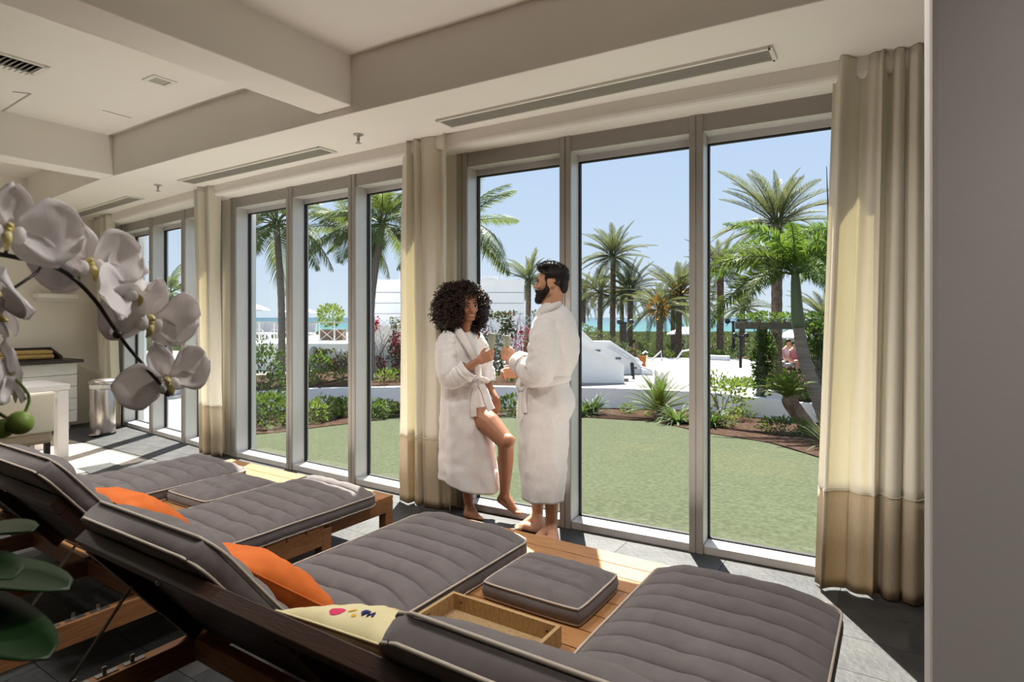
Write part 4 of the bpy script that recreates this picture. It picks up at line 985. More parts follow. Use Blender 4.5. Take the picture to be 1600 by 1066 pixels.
aM = (-RT * .62 + VZ * .38 + FW * .62).normalized(); nM = (FW * .62 + RT * .78).normalized() ; bM = (VZ * .93 + RT * .24 - FW * .2)
aM = (-RT * .86 + VZ * .40 + FW * .30).normalized(); bM = (VZ * .90 + RT * .40).normalized(); nM = FW
hand_caps(b, wrm, aM, nM, bM, ((.75, 1.1, .7), (.85, 1.15, .7), (.9, 1.2, .7), (.95, 1.2, .7)), ((.8, .65, .1), (.9, .2, .5), (.7, -.1, .8)), 1.0, .0098)
elr = A(858, 594, 4.10); wrr = A(808.5, 583, 4.15)
b.capsule(A(882, 514, 4.05), elr, .050, .042); b.capsule(elr, wrr, .042, .027)
hand_caps(b, wrr, (-RT * .95 + VZ * .02 - FW * .1), (-FW * .8 - VZ * .3), (VZ * .9 - FW * .3), ((.7, 1.0, .6), (.75, 1.1, .6), (.8, 1.1, .6), (.85, 1.15, .6)), ((.6, .7, .2), (.85, .3, .4), (.8, .0, .6)), .98, .0096)
# legs: the far foot steps forward, the near one carries the weight
for hip_, kn_, calf, ank_, hl_, bl_, tdir in ((A(849, 640, 4.05), A(842, 712, 4.10), A(840, 745, 4.11), A(840, 806, 4.11), onz(844, 827, .036), onz(816, 822, .028), (-RT * .96 + FW * .15)),
                                              (A(867, 640, 3.86), A(864, 715, 3.90), A(863, 750, 3.915), A(861.5, 822, 3.91), onz(866, 846, .036), onz(838, 842.5, .028), (-RT * .97 + FW * .1))):
    b.capsule(hip_, kn_, .092, .060); b.capsule(kn_, calf, .058, .058); b.capsule(calf, ank_, .057, .038); b.capsule(ank_, hl_, .037, .036); b.capsule(ank_, bl_, .034, .026); b.capsule(hl_, bl_, .034, .027)
    sd = Vector((-tdir.y, tdir.x, 0))
    for q in range(5):
        o = (q - 2) * .019; t0 = bl_ + sd * o - VZ * .006; b.capsule(bl_ + sd * o * .6, t0, .024, .016, 8); b.capsule(t0, t0 + tdir.normalized() * (.048 - .004 * abs(q - 1)) - VZ * .006, .0135, .0105, 8)
body = remesh(b, 'body', 'skin_m', .0058, man, 5)
face_bits(man, Pm, MM, 1.0, 'lips_m', False)
# hair cap, quiff and beard
b = MB()
b.ball(Pm(0, -.022, .055), (.0815, .0985, .0855), MM, 22, 16)
b.ball(Pm(0, .052, .112), (.058, .044, .026), MM, 14, 10); b.ball(Pm(0, .005, .122), (.064, .070, .030), MM, 14, 10); b.ball(Pm(0, -.085, .005), (.060, .026, .060), MM, 14, 10)
for s in (-1, 1): b.capsule(Pm(s * .069, .010, .045), Pm(s * .067, .012, -.002), .012, .008); b.capsule(Pm(s * .062, .045, .082), Pm(s * .070, .005, .065), .016, .016)
b2 = MB()                                                  # cut the cap back at the forehead
hm = remesh(b, 'hair', 'hair_black', .0055, man, 3)
me = hm.data; off = WORLD[hm.name]; bm = bmesh.new(); bm.from_mesh(me)
kill = []
for v in bm.verts:
    q = MM.transposed() @ (v.co + off - cM)
    if (q.y > .030 and q.z < .072) or (q.y > -.035 and q.z < .025 and abs(q.x) < .064) or (q.y > -.042 and q.z < -.004) or q.z < -.075 or (-.040 < q.y < .012 and -.03 < q.z < .036 and abs(q.x) > .070): kill.append(v)
bmesh.ops.delete(bm, geom=kill, context='VERTS'); bm.to_mesh(me); bm.free()
rnd = random.Random(9); st = MB()
for v in list(me.vertices)[::2]:
    p = v.co + off; nrm = v.normal; d = (nrm * .5 + (MM @ Vector((0, -.5, .1))) + Vector((rnd.uniform(-.4, .4), rnd.uniform(-.4, .4), rnd.uniform(-.4, .4)))).normalized()
    q = MM.transposed() @ (p - cM); Lh = .016 if q.z > .08 else .007
    if q.z > .08: d = (nrm * .8 + MM @ Vector((0, .25, .3)) + Vector((rnd.uniform(-.4, .4), rnd.uniform(-.4, .4), 0))).normalized()
    sdv = d.orthogonal().normalized() * .0013; st.add([p - sdv, p + sdv, p + d * Lh], [(0, 1, 2)])
tag(st.build('strands', 'hair_black', hm, clean=False), kind='stuff')
b = MB()
for s in (-1, 1):
    b.capsule(Pm(s * .064, .010, .004), Pm(s * .062, .012, -.036), .010, .018); b.capsule(Pm(s * .061, .012, -.038), Pm(s * .042, .055, -.074), .021, .024); b.capsule(Pm(s * .042, .055, -.074), Pm(0, .076, -.094), .024, .026)
    b.capsule(Pm(s * .030, .084, -.050), Pm(s * .034, .072, -.075), .010, .016); b.capsule(Pm(s * .028, .088, -.042), Pm(0, .100, -.036), .0065, .0065); b.ball(Pm(s * .045, .060, -.055), (.016, .018, .020), MM)
b.ball(Pm(0, .078, -.098), (.034, .030, .028), MM); b.ball(Pm(0, .091, -.072), (.020, .012, .012), MM)
bd = remesh(b, 'beard', 'hair_black', .005, man, 3)
st = MB(); off = WORLD[bd.name]
for v in list(bd.data.vertices)[::2]:
    p = v.co + off; d = (v.normal + Vector((rnd.uniform(-.4, .4), rnd.uniform(-.4, .4), rnd.uniform(-.7, .1)))).normalized(); sdv = d.orthogonal().normalized() * .0012; st.add([p - sdv, p + sdv, p + d * .007], [(0, 1, 2)])
tag(st.build('strands', 'hair_black', bd, clean=False), kind='stuff')
# robe
secs = [(474, 850, 877, 3.905, .062), (480, 845, 884, 3.905, .085), (488, 839, 891, 3.905, .125), (500, 835, 897, 3.905, .170), (515, 833, 901.5, 3.905, .182), (535, 835, 904, 3.905, .172), (560, 834, 903, 3.905, .160), (580, 827, 894, 3.905, .148), (592, 819, 889, 3.905, .142), (600, 816, 889, 3.905, .143), (615, 814, 894, 3.905, .155), (632, 813, 896.5, 3.905, .165), (655, 811.5, 890, 3.905, .165), (690, 810.5, 887.5, 3.905, .165), (730, 811.5, 885, 3.905, .168), (765, 815, 882.5, 3.905, .170), (776, 817, 881, 3.905, .170)]
rows = loft(secs, 100, lambda t: .018 + .050 * max(0, t - .4), 5.0, 8)
b = MB(); b.grid(rows); robe = b.build('robe', 'robe', man, smooth=True, solid=.006)
b = MB(); b.grid(sleeve([A(853, 503, 3.80), A(850, 525, 3.755), A(847, 555, 3.735), A(843, 583, 3.73), A(829, 581, 3.80), A(811, 565, 3.895)], [.080, .092, .092, .090, .078, .062], 7.0)); b.build('sleeve', 'robe', robe, smooth=True, solid=.006)
b = MB(); b.grid(sleeve([A(819, 571, 3.855), A(809.5, 564, 3.905)], [.075, .066], 8.0, 8)); b.build('cuff', 'robe', robe, smooth=True, solid=.010)
b = MB(); b.grid(sleeve([A(880, 503, 4.02), A(880, 530, 4.08), A(870, 575, 4.12), A(846, 590, 4.12), A(822, 586, 4.14)], [.07, .095, .095, .085, .07], 9.0)); b.build('sleeve', 'robe', robe, smooth=True, solid=.006)
b = MB(); strip(b, [A(845, 497, 3.98), A(849, 483, 4.0), A(862, 474, 4.0), A(876, 473.5, 3.93), A(873, 477, 3.83), A(858, 482, 3.79), A(846, 492, 3.80), A(838, 510, 3.82)], [.05, .05, .05, .05, .05, .05, .055, .06], .010, [-RT, FW - RT, FW + VZ * .4, RT + VZ * .2, -FW + RT, -FW + VZ * .3, -FW - RT * .5, -RT - FW * .4]); b.build('collar', 'robe', robe, smooth=True)
bt = belt(man, 593.5, 817.5, 890.5, 3.905, .150, .022)
strips = [([A(820, 600, 3.80), A(814, 606, 3.80), A(812.5, 625, 3.80), A(811.5, 655, 3.81)], .04), ([A(821, 600, 3.795), A(818, 612, 3.79), A(819, 630, 3.785), A(820, 645, 3.785)], .035), ([A(822, 598, 3.795), A(814, 592, 3.78), A(808.5, 601, 3.78), A(813, 607, 3.785), A(821, 600, 3.795)], .03)]
for pts, w_ in strips: b = MB(); strip(b, pts, w_, .004, [-FW - RT * .5] * len(pts)); b.build('belt_tail', 'robe', bt, smooth=True)

# ---------------------------------------------------------------- flutes
def flute(px, ptop, pbot, d, label, tilt=0.0):
    base = A(px, pbot, d); Hh = (pbot - ptop) / FPX * d; k = Hh / .235
    r = empty('champagne_flute', base, label, 'glass', 'champagne flutes held by the couple')
    R = Matrix.Rotation(tilt, 3, FW)
    prof = [(.001, 0), (.031, .001), (.031, .0025), (.008, .006), (.0045, .012), (.0038, .05), (.0042, .075), (.008, .086), (.018, .105), (.0245, .135), (.0275, .17), (.0275, .20), (.0262, .235)]
    b = MB(); b.lathe([(x * k, z * k) for x, z in prof], base, 24, R); b.f.pop(); b.build('bowl', 'flute_glass', r, smooth=True, clean=True)
    b = MB(); b.lathe([(.001, .088 * k), (.016 * k, .106 * k), (.0232 * k, .136 * k), (.0262 * k, .17 * k), (.0264 * k, .205 * k)], base, 20, R); b.build('champagne', 'champagne', r, smooth=True)
    b = MB(); b.lathe([(.0262 * k, .205 * k), (.0264 * k, .211 * k), (.001, .212 * k)], base, 20, R); b.build('foam', 'foam', r, smooth=True)
flute(767.3, 515.5, 567.5, 4.165, 'champagne flute in the hand of the curly-haired person', .03)
flute(791.2, 519, 571.5, 4.03, 'champagne flute in the hand of the bearded person', .02)

# ================================================================== GARDEN, TERRACE, SEA
def ground_grid(name, xs, fy0, fy1, ny, m, dz=0.0):
    b = MB(); rows = []
    for j in range(ny + 1):
        row = []
        for x in xs:
            y = fy0(x) + (fy1(x) - fy0(x)) * j / ny; row.append((x, y, gz(depth((x, y))) + dz))
        rows.append(row)
    b.grid(rows); return b
b = ground_grid('lawn', np.linspace(-9.5, 14, 60), lambda x: yw(x) + .18, lambda x: 25.0 - .2 * x, 40, 'turf'); tag(b.build('lawn', 'turf', smooth=True), 'mown green lawn outside the windows', kind='structure')
# paved patio outside the far bay
b = MB(); b.prism([(-16, yw(-9) + .17), (-9, yw(-9) + .17), (-6.6, yw(-6.6) + .17), (-6.35, yw(-6.35) + .17), (-11.6, 6.9), (-18.4, 10.9), (-24, 10)], -.12, -.045); tag(b.build('patio', 'paving'), 'pale paving outside the far window bay', kind='structure')
b = MB(); b.box((-400, -300, -7.2), (400, 140, -7.0)); tag(b.build('beach', 'sand'), 'sandy ground beyond the terrace', kind='structure')
seaM = Matrix(((RT.x, FW.x, 0, 0), (RT.y, FW.y, 0, 0), (0, 0, 1, 0), (0, 0, 0, 1)))
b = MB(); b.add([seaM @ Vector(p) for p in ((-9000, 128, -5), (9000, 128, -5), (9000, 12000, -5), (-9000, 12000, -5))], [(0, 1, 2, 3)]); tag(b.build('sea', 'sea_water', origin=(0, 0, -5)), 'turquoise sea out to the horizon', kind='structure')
# beds
def bed(name, pix, m, lift=.02, label=None):
    P = [gp(*p) for p in pix]; b = MB(); n = len(P); c = sum(P, Vector()) / n
    b.add([c + VZ * lift] + [p + VZ * lift for p in P] + [p - VZ * .1 for p in P], [(0, 1 + i, 1 + (i + 1) % n) for i in range(n)] + [(1 + i, 1 + n + i, 1 + n + (i + 1) % n, 1 + (i + 1) % n) for i in range(n)])
    return tag(b.build(name, m), label, kind='structure')
bed('mulch_bed', [(900, 652), (955, 649), (1000, 655), (1045, 664), (1100, 677), (1150, 684), (1200, 692), (1250, 706), (1300, 722), (1380, 745), (1420, 690), (1330, 655), (1200, 648), (1100, 640), (1000, 636), (900, 636)], 'mulch', .012, 'mulch bed along the right side of the lawn')
bed('mulch_bed', [(370, 682), (440, 676), (500, 668), (560, 661), (610, 653), (660, 650), (800, 649), (905, 651), (905, 636), (760, 635), (640, 635), (480, 638), (400, 645), (340, 655)], 'mulch', .012, 'mulch bed at the far edge of the lawn')

def wall_rd(mb, px0, d0, px1, d1, zt, zb, th=.2):
    a = plan(px0, d0); c = plan(px1, d1); t = (c - a).normalized(); n = Vector((-t.y, t.x))
    if n.dot(Vector((FW.x, FW.y))) < 0: n = -n
    zt0, zt1 = zt if isinstance(zt, tuple) else (zt, zt)
    lo = [(a.x, a.y), (c.x, c.y), (c.x + n.x * th, c.y + n.y * th), (a.x + n.x * th, a.y + n.y * th)]; zz = [zt0, zt1, zt1, zt0]
    mb.add([(p[0], p[1], zb) for p in lo] + [(p[0], p[1], z) for p, z in zip(lo, zz)], [(3, 2, 1, 0), (4, 5, 6, 7), (0, 1, 5, 4), (1, 2, 6, 5), (2, 3, 7, 6), (3, 0, 4, 7)])
# low retaining wall along the lawn and the raised ground behind it
LW = [(340, 12.6), (420, 13.3), (500, 13.8), (650, 14.2), (760, 14.2), (905, 14.0), (960, 13.9), (1022, 13.6), (1080, 13.3), (1130, 12.9), (1182, 12.3)]
b = MB()
for (p0, d0), (p1, d1) in zip(LW, LW[1:]): wall_rd(b, p0, d0, p1, d1, -.205, -1.6, .22)
tag(b.build('retaining_wall', 'white_stucco'), 'low white retaining wall at the end of the lawn', kind='structure')
b = MB(); poly = [plan(p, d + .2) for p, d in LW]; far_ = [plan(1182, 24), plan(930, 25.5), plan(640, 25.5), plan(430, 25), plan(330, 18)]
b.prism([(p.x, p.y) for p in poly + far_], -1.6, -.225); tag(b.build('terrace', 'paving'), 'pale paved terrace beyond the retaining wall', kind='structure')
b = MB(); b.prism([tuple(plan(p, d)) for p, d in ((345, 12.9), (420, 13.55), (500, 14.05), (650, 14.45), (760, 14.45), (900, 14.25), (890, 16.5), (830, 18.4), (560, 18.4), (400, 17.0))], -.4, -.20); tag(b.build('planting_bed', 'mulch'), 'planting bed of bare soil behind the retaining wall', kind='structure')
b = MB(); b.prism([tuple(plan(p, d)) for p, d in ((1185, 12.0), (1480, 11.0), (1700, 30), (1200, 30), (1060, 24.5), (1120, 16))], -1.6, -.42); tag(b.build('planting_bed', 'mulch'), 'planted ground under the pergola', kind='structure')
b = MB(); b.prism([tuple(plan(p, d)) for p, d in ((330, 25.1), (640, 25.6), (930, 25.6), (1185, 24.1), (1900, 30), (1900, 120), (200, 120), (200, 30))], -8, -1.4); tag(b.build('dune', 'scrub'), 'scrub-covered dune between terrace and sea', kind='structure')
# right planter walls
b = MB(); wall_rd(b, 1176, 11.75, 1252, 10.9, -.13, -1.2, .2); wall_rd(b, 1252, 10.9, 1340, 10.4, -.13, -1.2, .2); wall_rd(b, 1176, 11.75, 1183, 13.0, -.13, -1.2, .2)
tag(b.build('planter_wall', 'white_stucco'), 'white planter wall under the pergola post', kind='structure')
b = MB(); wall_rd(b, 1110, 14.2, 1215, 13.0, -.18, -1.2, .25); tag(b.build('planter_wall', 'white_stucco'), 'white planter wall behind the pergola post', kind='structure')
b = MB(); wall_rd(b, 1096, 23.6, 1137, 23.0, -.05 + .0, -1.2, .3); tag(b.build('low_wall', 'white_stucco'), 'white end of the low wall across the terrace', kind='structure')
b = MB(); wall_rd(b, 1137, 22.9, 1215, 22.0, -.22, -1.2, .3); tag(b.build('low_wall', 'step_stone'), 'grey low wall across the terrace', kind='structure')

# white service building with scored courses
b = MB(); wall_rd(b, 545, 26.0, 819, 26.0, 3.02, -1.5, 6.0); bd_ = b.build('service_building', 'white_stucco'); tag(bd_, 'long white flat-roofed building beyond the flowering hedge', 'building')
for zz in (2.55, 2.08, 1.62):
    b = MB(); wall_rd(b, 545.5, 25.985, 818.5, 25.985, zz, zz - .03, .01); b.build('score_line', 'chair_fabric', bd_)
b = MB(); wall_rd(b, 544, 25.93, 820, 25.93, 3.10, 3.0, 6.1); b.build('coping', 'white_stucco', bd_)
b = MB(); wall_rd(b, 752.5, 28.0, 777, 28.0, 3.38, 3.05, 1.2); r_ = b.build('roof_unit', 'chair_fabric', bevel=0.03); tag(r_, 'grey roof unit on the white building above the raised glasses', 'roof unit')
def pole_cam(px, d, z0, z1, label, arms=True):
    p = plan(px, d); r = empty('camera_pole', (p.x, p.y, z0), label, 'pole')
    b = MB(); b.tube([(p.x, p.y, z0), (p.x, p.y, z1)], .035, 8); b.build('pole', 'chair_fabric', r)
    if arms:
        for s, hz in ((-1, z1 - .05), (1, z1 - .25)):
            q = Vector((p.x, p.y, hz)); b = MB(); b.bar(q, q + RT * s * .28, .04, .04); b.ball(q + RT * s * .3 - VZ * .06, .09); b.build('camera_head', 'chair_fabric', r)
pole_cam(784, 27.5, 3.05, 3.95, 'pole with security cameras on the white building, above the raised glasses')
pole_cam(625, 27.5, 3.05, 3.5, 'short antenna pole on the white building beside the middle curtain', False)
# building seen through the far bay
b = MB(); wall_rd(b, 120, 15.0, 229, 17.5, 3.75, -.1, 5.0); fb = b.build('hotel_wing', 'white_stucco'); tag(fb, 'white hotel wing with a roof terrace, seen through the far window bay', 'building')
b = MB(); wall_rd(b, 118, 14.9, 230, 17.45, 3.98, 3.72, .3); b.build('parapet', 'white_stucco', fb)
for k in range(7):
    a_ = plan(150 + k * 13, 15.6 + k * .31); b = MB(); b.bar((a_.x, a_.y, 3.95), (a_.x, a_.y, 5.2), .05, .05); b.build('railing_post', 'chair_fabric', fb)
    if k < 6:
        c_ = plan(163 + k * 13, 15.91 + k * .31); b = MB(); b.bar((a_.x, a_.y, 5.18), (c_.x, c_.y, 5.18), .05, .05); b.bar((a_.x, a_.y, 4.1), (c_.x, c_.y, 5.1), .03, .03); b.bar((a_.x, a_.y, 4.5), (c_.x, c_.y, 4.5), .03, .03); b.build('railing', 'chair_fabric', fb)
b = MB(); wall_rd(b, 205, 16.7, 226, 17.2, 2.6, 1.9, .1); b.build('window', 'step_stone', fb)
b = MB(); wall_rd(b, 205, 19.0, 400, 19.5, .35, -.6, .25); tag(b.build('garden_wall', 'white_stucco'), 'white garden wall beyond the patio', kind='structure')

# pool deck on the left with railing, loungers, parasols, planter
b = MB(); wall_rd(b, 345, 18.9, 566, 18.9, .617, -1.5, 45.0); tag(b.build('pool_deck', 'white_stucco'), 'raised white pool deck beyond the hedge', kind='structure')
r = empty('deck_railing', (*plan(450, 19.1), .617), 'white metal railing along the raised pool deck', 'railing')
prev = None
for k in range(9):
    px = 358 + k * 23.5; p = plan(px, 19.1); b = MB(); b.bar((p.x, p.y, .617), (p.x, p.y, 1.30), .035, .035); b.build('post', 'rail_white', r)
    if prev is not None:
        for zz, t_ in ((1.29, .04), (.70, .025)): b = MB(); b.bar((prev.x, prev.y, zz), (p.x, p.y, zz), t_, t_); b.build('rail', 'rail_white', r)
        b = MB(); b.bar((prev.x, prev.y, .70), (p.x, p.y, 1.1), .014, .014); b.bar((prev.x, prev.y, 1.1), (p.x, p.y, .70), .014, .014); b.build('cross_wire', 'rail_white', r)
    prev = p
def deck_chair(px, d, lab):
    p = plan(px, d); c = Vector((p.x, p.y, .617)); r = empty('deck_chair', c, lab, 'deck chair', 'pale deck chairs behind the railing')
    b = MB(); b.slab([c + RT * -.3 + VZ * .20, c + RT * .3 + VZ * .20, c + RT * .3 + VZ * .27, c + RT * -.3 + VZ * .27], -FW * .9); b.build('seat', 'chair_fabric', r)
    b = MB(); b.slab([c + RT * -.3 + VZ * .24, c + RT * .3 + VZ * .24, c + RT * .3 + VZ * .66 + FW * .2, c + RT * -.3 + VZ * .66 + FW * .2], -FW * .08); b.build('backrest', 'chair_fabric', r)
    for s in (-.27, .27):
        for q in (0, -.85): b = MB(); b.bar(c + RT * s + FW * q, c + RT * s + FW * q + VZ * .21, .05, .05); b.build('leg', 'rail_white', r)
for k, (px, d, lb) in enumerate(((397, 22.5, 'pale deck chair nearest the left mullion of the middle bay'), (409, 26, 'pale deck chair partly behind its neighbour on the pool deck'), (425, 22.5, 'broad pale deck chair left of the first mullion'), (443, 24, 'pale deck chair half hidden by the first mullion'), (481, 22.5, 'pale deck chair just right of the first mullion'))): deck_chair(px, d, lb)
def parasol(px, d, ztop, R_, label):
    p = plan(px, d); r = empty('parasol', (p.x, p.y, .617), label, 'parasol', 'white parasols on the pool deck')
    b = MB(); b.tube([(p.x, p.y, .617), (p.x, p.y, ztop)], .04, 8); b.build('pole', 'rail_white', r)
    b = MB(); b.lathe([(R_, ztop - .42), (R_ * .98, ztop - .36), (R_ * .5, ztop - .12), (.02, ztop)], (p.x, p.y, 0), 8); b.build('canopy', 'umbrella_cloth', r)
parasol(392, 34, 2.25, 1.05, 'white parasol left of the first mullion on the pool deck'); parasol(467, 40, 2.15, 1.2, 'white parasol right of the first mullion, farther out')
p0 = plan(516, 21.2); pb = empty('planter_box', (p0.x, p0.y, .617), 'brown planter box with a leafy shrub behind the railing', 'planter')
b = MB(); wall_rd(b, 498, 21.0, 535, 21.0, 1.02, .617, .5); b.build('box', 'planter_brown', pb)

# ------------------------------------------------------------------ plants
def leaf_cloud(mb, c, rad, n, size, seed, asp=.45, hollow=.45, up=.3):
    rnd = random.Random(seed); c = Vector(c)
    for _ in range(n):
        v = Vector((rnd.gauss(0, 1), rnd.gauss(0, 1), rnd.gauss(0, 1))).normalized(); q = rnd.uniform(hollow, 1) ** .6 * (1 + .25 * nz(v * 2.3 + Vector((seed, 0, 0))))
        p = c + Vector((v.x * rad[0] * q, v.y * rad[1] * q, v.z * rad[2] * q))
        d = (v + Vector((rnd.uniform(-.8, .8), rnd.uniform(-.8, .8), rnd.uniform(-.5, .8) + up))).normalized(); s = d.cross(Vector((rnd.uniform(-1, 1), rnd.uniform(-1, 1), rnd.uniform(-1, 1)))); s.normalize()
        L = size * rnd.uniform(.6, 1.2); w = L * asp * .5
        mb.add([p, p + d * L * .45 + s * w, p + d * L, p + d * L * .45 - s * w], [(0, 1, 2, 3)])
def shrub(pos, rad, n, size, m, label, cat='shrub', seed=1, name='shrub', group=None, stems=True, asp=.5):
    pos = Vector(pos); r = empty(name, pos, label, cat, group); b = MB(); leaf_cloud(b, pos + VZ * rad[2] * .92, rad, n, size, seed, asp); b.build('foliage', m, r, clean=False)
    if stems:
        rnd = random.Random(seed); b = MB()
        for _ in range(6):
            q = Vector((rnd.uniform(-.6, .6) * rad[0], rnd.uniform(-.6, .6) * rad[1], rad[2] * rnd.uniform(.8, 1.5))); b.tube([pos, pos + q * .5 + Vector((rnd.uniform(-.05, .05), 0, 0)), pos + q], [.012, .009, .004], 5)
        b.build('stems', 'twig', r)
    return r
def strap_plant(pos, n, L, w, m, label, seed, cat='plant', name='strap_leaf_plant', rise=.9, droop=.6, group=None):
    rnd = random.Random(seed); pos = Vector(pos); r = empty(name, pos, label, cat, group)
    for k in range(n):
        az = 2 * math.pi * k * .381966 * 1.0 + rnd.uniform(-.2, .2); el = rnd.uniform(.25, 1.35) * rise; Lk = L * rnd.uniform(.7, 1.1); h = Vector((math.cos(az), math.sin(az), 0)); sd = Vector((-h.y, h.x, 0)); p = pos + h * .02; rows = []; a_ = el
        for i in range(6):
            t = i / 5; ww = w * (.55 + .45 * math.sin(math.pi * min(1, t * 1.1 + .15))) * (1 - t ** 4); rows.append([p - sd * ww / 2, p + VZ * (-.12 * ww), p + sd * ww / 2]); d = h * math.cos(a_) + VZ * math.sin(a_); p = p + d * Lk / 5; a_ -= droop * (.2 + .5 * t)
        b = MB(); b.grid(rows); b.build('leaf', m, r, smooth=True, clean=False)
    return r
FROND = {}
def frond_mesh(key, L, npair, ll, lw, droop, lift, vang, m, ldroop=.25, fwd=.55, plume=False, seed=0):
    rnd = random.Random(seed); b = MB(); pts = []
    for i in range(13):
        t = i / 12; pts.append(Vector((L * (t - .12 * droop * t ** 3), 0, lift * L * t - droop * L * t * t)))
    b.tube(pts, [L * .013 * (1 - .85 * i / 12) for i in range(13)], 4, cap=False)
    def P(t):
        k = min(int(t * 12), 11); u = t * 12 - k; return pts[k] * (1 - u) + pts[k + 1] * u, (pts[k + 1] - pts[k]).normalized()
    for i in range(npair):
        t = .14 + .86 * i / (npair - 1); p, tg = P(t); up = Vector((0, 1, 0)).cross(tg) * -1; ln = ll * (math.sin(math.pi * min(1, .18 + .80 * t)) ** .7) * rnd.uniform(.85, 1.1)
        for s in ((-1, 1) if not plume else range(7)):
            if plume: va = rnd.uniform(0, 6.283); sg = 1
            else: va = vang + rnd.uniform(-.15, .15); sg = s
            d = (Vector((0, sg, 0)) * math.cos(va) + up * math.sin(va) + tg * (fwd + .5 * t)).normalized(); w = lw * rnd.uniform(.8, 1.2); m1 = p + d * ln * .5; tip = p + d * ln - VZ * (ldroop * ln); sd = tg * w * .5
            b.add([p - sd * .5, p + sd * .5, m1 + sd - VZ * ldroop * ln * .2, m1 - sd - VZ * ldroop * ln * .2, tip], [(0, 1, 2, 3), (3, 2, 4)])
    me, _ = b.mesh(key, m, False, (0, 0, 0), clean=False); FROND[key] = me
frond_mesh('coco_a', 1.75, 46, .50, .035, .42, .30, .1, 'frond', .45, .5, seed=1); frond_mesh('coco_b', 1.65, 44, .48, .035, .62, .22, .0, 'frond', .55, .5, seed=2); frond_mesh('coco_c', 1.55, 44, .45, .035, .30, .35, .2, 'frond', .35, .6, seed=3)
frond_mesh('date_a', 2.3, 60, .40, .030, .32, .20, .5, 'frond_grey', .10, .8, seed=4); frond_mesh('date_b', 2.2, 60, .38, .030, .48, .16, .45, 'frond_grey', .12, .8, seed=5); frond_mesh('date_c', 2.0, 56, .36, .030, .22, .25, .55, 'frond_grey', .08, .9, seed=6)
frond_mesh('fox_a', 1.55, 62, .26, .022, .95, .30, .0, 'frond_bright', .15, .35, True, seed=7); frond_mesh('fox_b', 1.5, 62, .26, .022, 1.15, .28, .0, 'frond', .2, .35, True, seed=8)
frond_mesh('cyc_a', .85, 34, .17, .016, .28, .35, .35, 'leaf_mid', .05, .8, seed=9); frond_mesh('cyc_b', .80, 38, .16, .020, .40, .30, .30, 'leaf_lime', .08, .8, seed=10)
def put_frond(key, p, az, pitch, sc, parent, roll=0.0):
    o = link('frond', FROND[key], p, parent); o.rotation_euler = (Matrix.Rotation(az, 3, 'Z') @ Matrix.Rotation(-pitch, 3, 'Y') @ Matrix.Rotation(roll, 3, 'X')).to_euler(); o.scale = (sc, sc, sc); return o
def palm(base, top, r0, r1, keys, nf, sc, label, m_trunk, seed, bend=(0, 0), name='palm_tree', group=None, pitch=(-.9, 1.35), rings=True, extra=None, cat='palm tree', dates=False):
    rnd = random.Random(seed); base = Vector(base); top = Vector(top); r = empty(name, base, label, cat, group)
    mid = (base + top) / 2 + Vector((bend[0], bend[1], 0)); C = catmull([base, mid, top], 28)
    b = MB(); b.tube(C, [(r0 * 1.35 if i == 0 else r0 + (r1 - r0) * i / 27) * (1 + (.06 if i % 2 else 0)) for i in range(28)], 10); b.build('trunk', m_trunk, r, smooth=True)
    for k in range(nf):
        az = k * 2.39996 + rnd.uniform(-.25, .25); f = (k + .5) / nf; pt_ = pitch[1] + (pitch[0] - pitch[1]) * f ** .85 + rnd.uniform(-.12, .12)
        put_frond(keys[k % len(keys)], top + Vector((math.cos(az), math.sin(az), 0)) * r1 * .5 + VZ * (.12 * (1 - f)), az, pt_, sc * rnd.uniform(.85, 1.1) * (1 if f > .12 else .8), r, rnd.uniform(-.3, .3))
    if dates:
        b = MB(); leaf_cloud(b, top + VZ * .1 - FW * .25 - RT * .15, (.45, .35, .55), 160, .16, seed, .6); b.build('date_cluster', 'dates', r, clean=False)
    return r
C3 = ['coco_a', 'coco_b', 'coco_c']; D3 = ['date_a', 'date_b', 'date_c']
def P3(px, py, d): return at(px, py, d)
palm(P3(440, 594, 16), P3(432, 352, 16), .10, .085, C3, 24, 1.15, 'coconut palm seen beside the first mullion of the middle bay', 'trunk_grey', 1, (.1, 0), group='coconut palms')
palm(P3(581, 596, 15.8), P3(597, 352, 15.8), .115, .085, C3, 26, 1.0, 'slender leaning coconut palm behind the last pane of the middle bay', 'trunk_grey', 2, (-.22, 0), group='coconut palms')
palm(P3(556, 596, 17.0), P3(548, 362, 17.0), .10, .085, C3, 22, .95, 'coconut palm mostly hidden behind the second mullion', 'trunk_grey', 3, group='coconut palms')
palm(P3(700, 600, 15.6), P3(716, 356, 15.6), .11, .09, C3, 24, 1.15, 'coconut palm hidden by the middle curtain, fronds reaching right', 'trunk_grey', 4, group='coconut palms')
palm((*plan(262, 15.0), -.1), P3(266, 462, 15.0), .10, .08, C3, 20, .55, 'small palm outside the far window bay', 'trunk_grey', 5, pitch=(-1.1, 1.2))
DP = [(912, 505, 462, 40, .8, 0), (938, 548, 458, 36, .95, 0), (958, 556, 402, 34, 1.05, 0), (985, 560, 456, 33, 1.0, 0), (972, 552, 466, 44, .9, 0), (1031, 588, 484, 27, .80, 1), (1061, 576, 462, 29, 1.0, 1), (1052, 560, 478, 40, .9, 0), (826, 520, 440, 36, 1.05, 0), (1126, 546, 424, 28, .95, 0), (1100, 556, 470, 40, .8, 0), (1214, 592, 352, 17.5, .92, 0), (1290, 575, 500, 26, .9, 0), (1160, 560, 482, 34, .8, 0), (896, 560, 468, 44, .9, 0)]
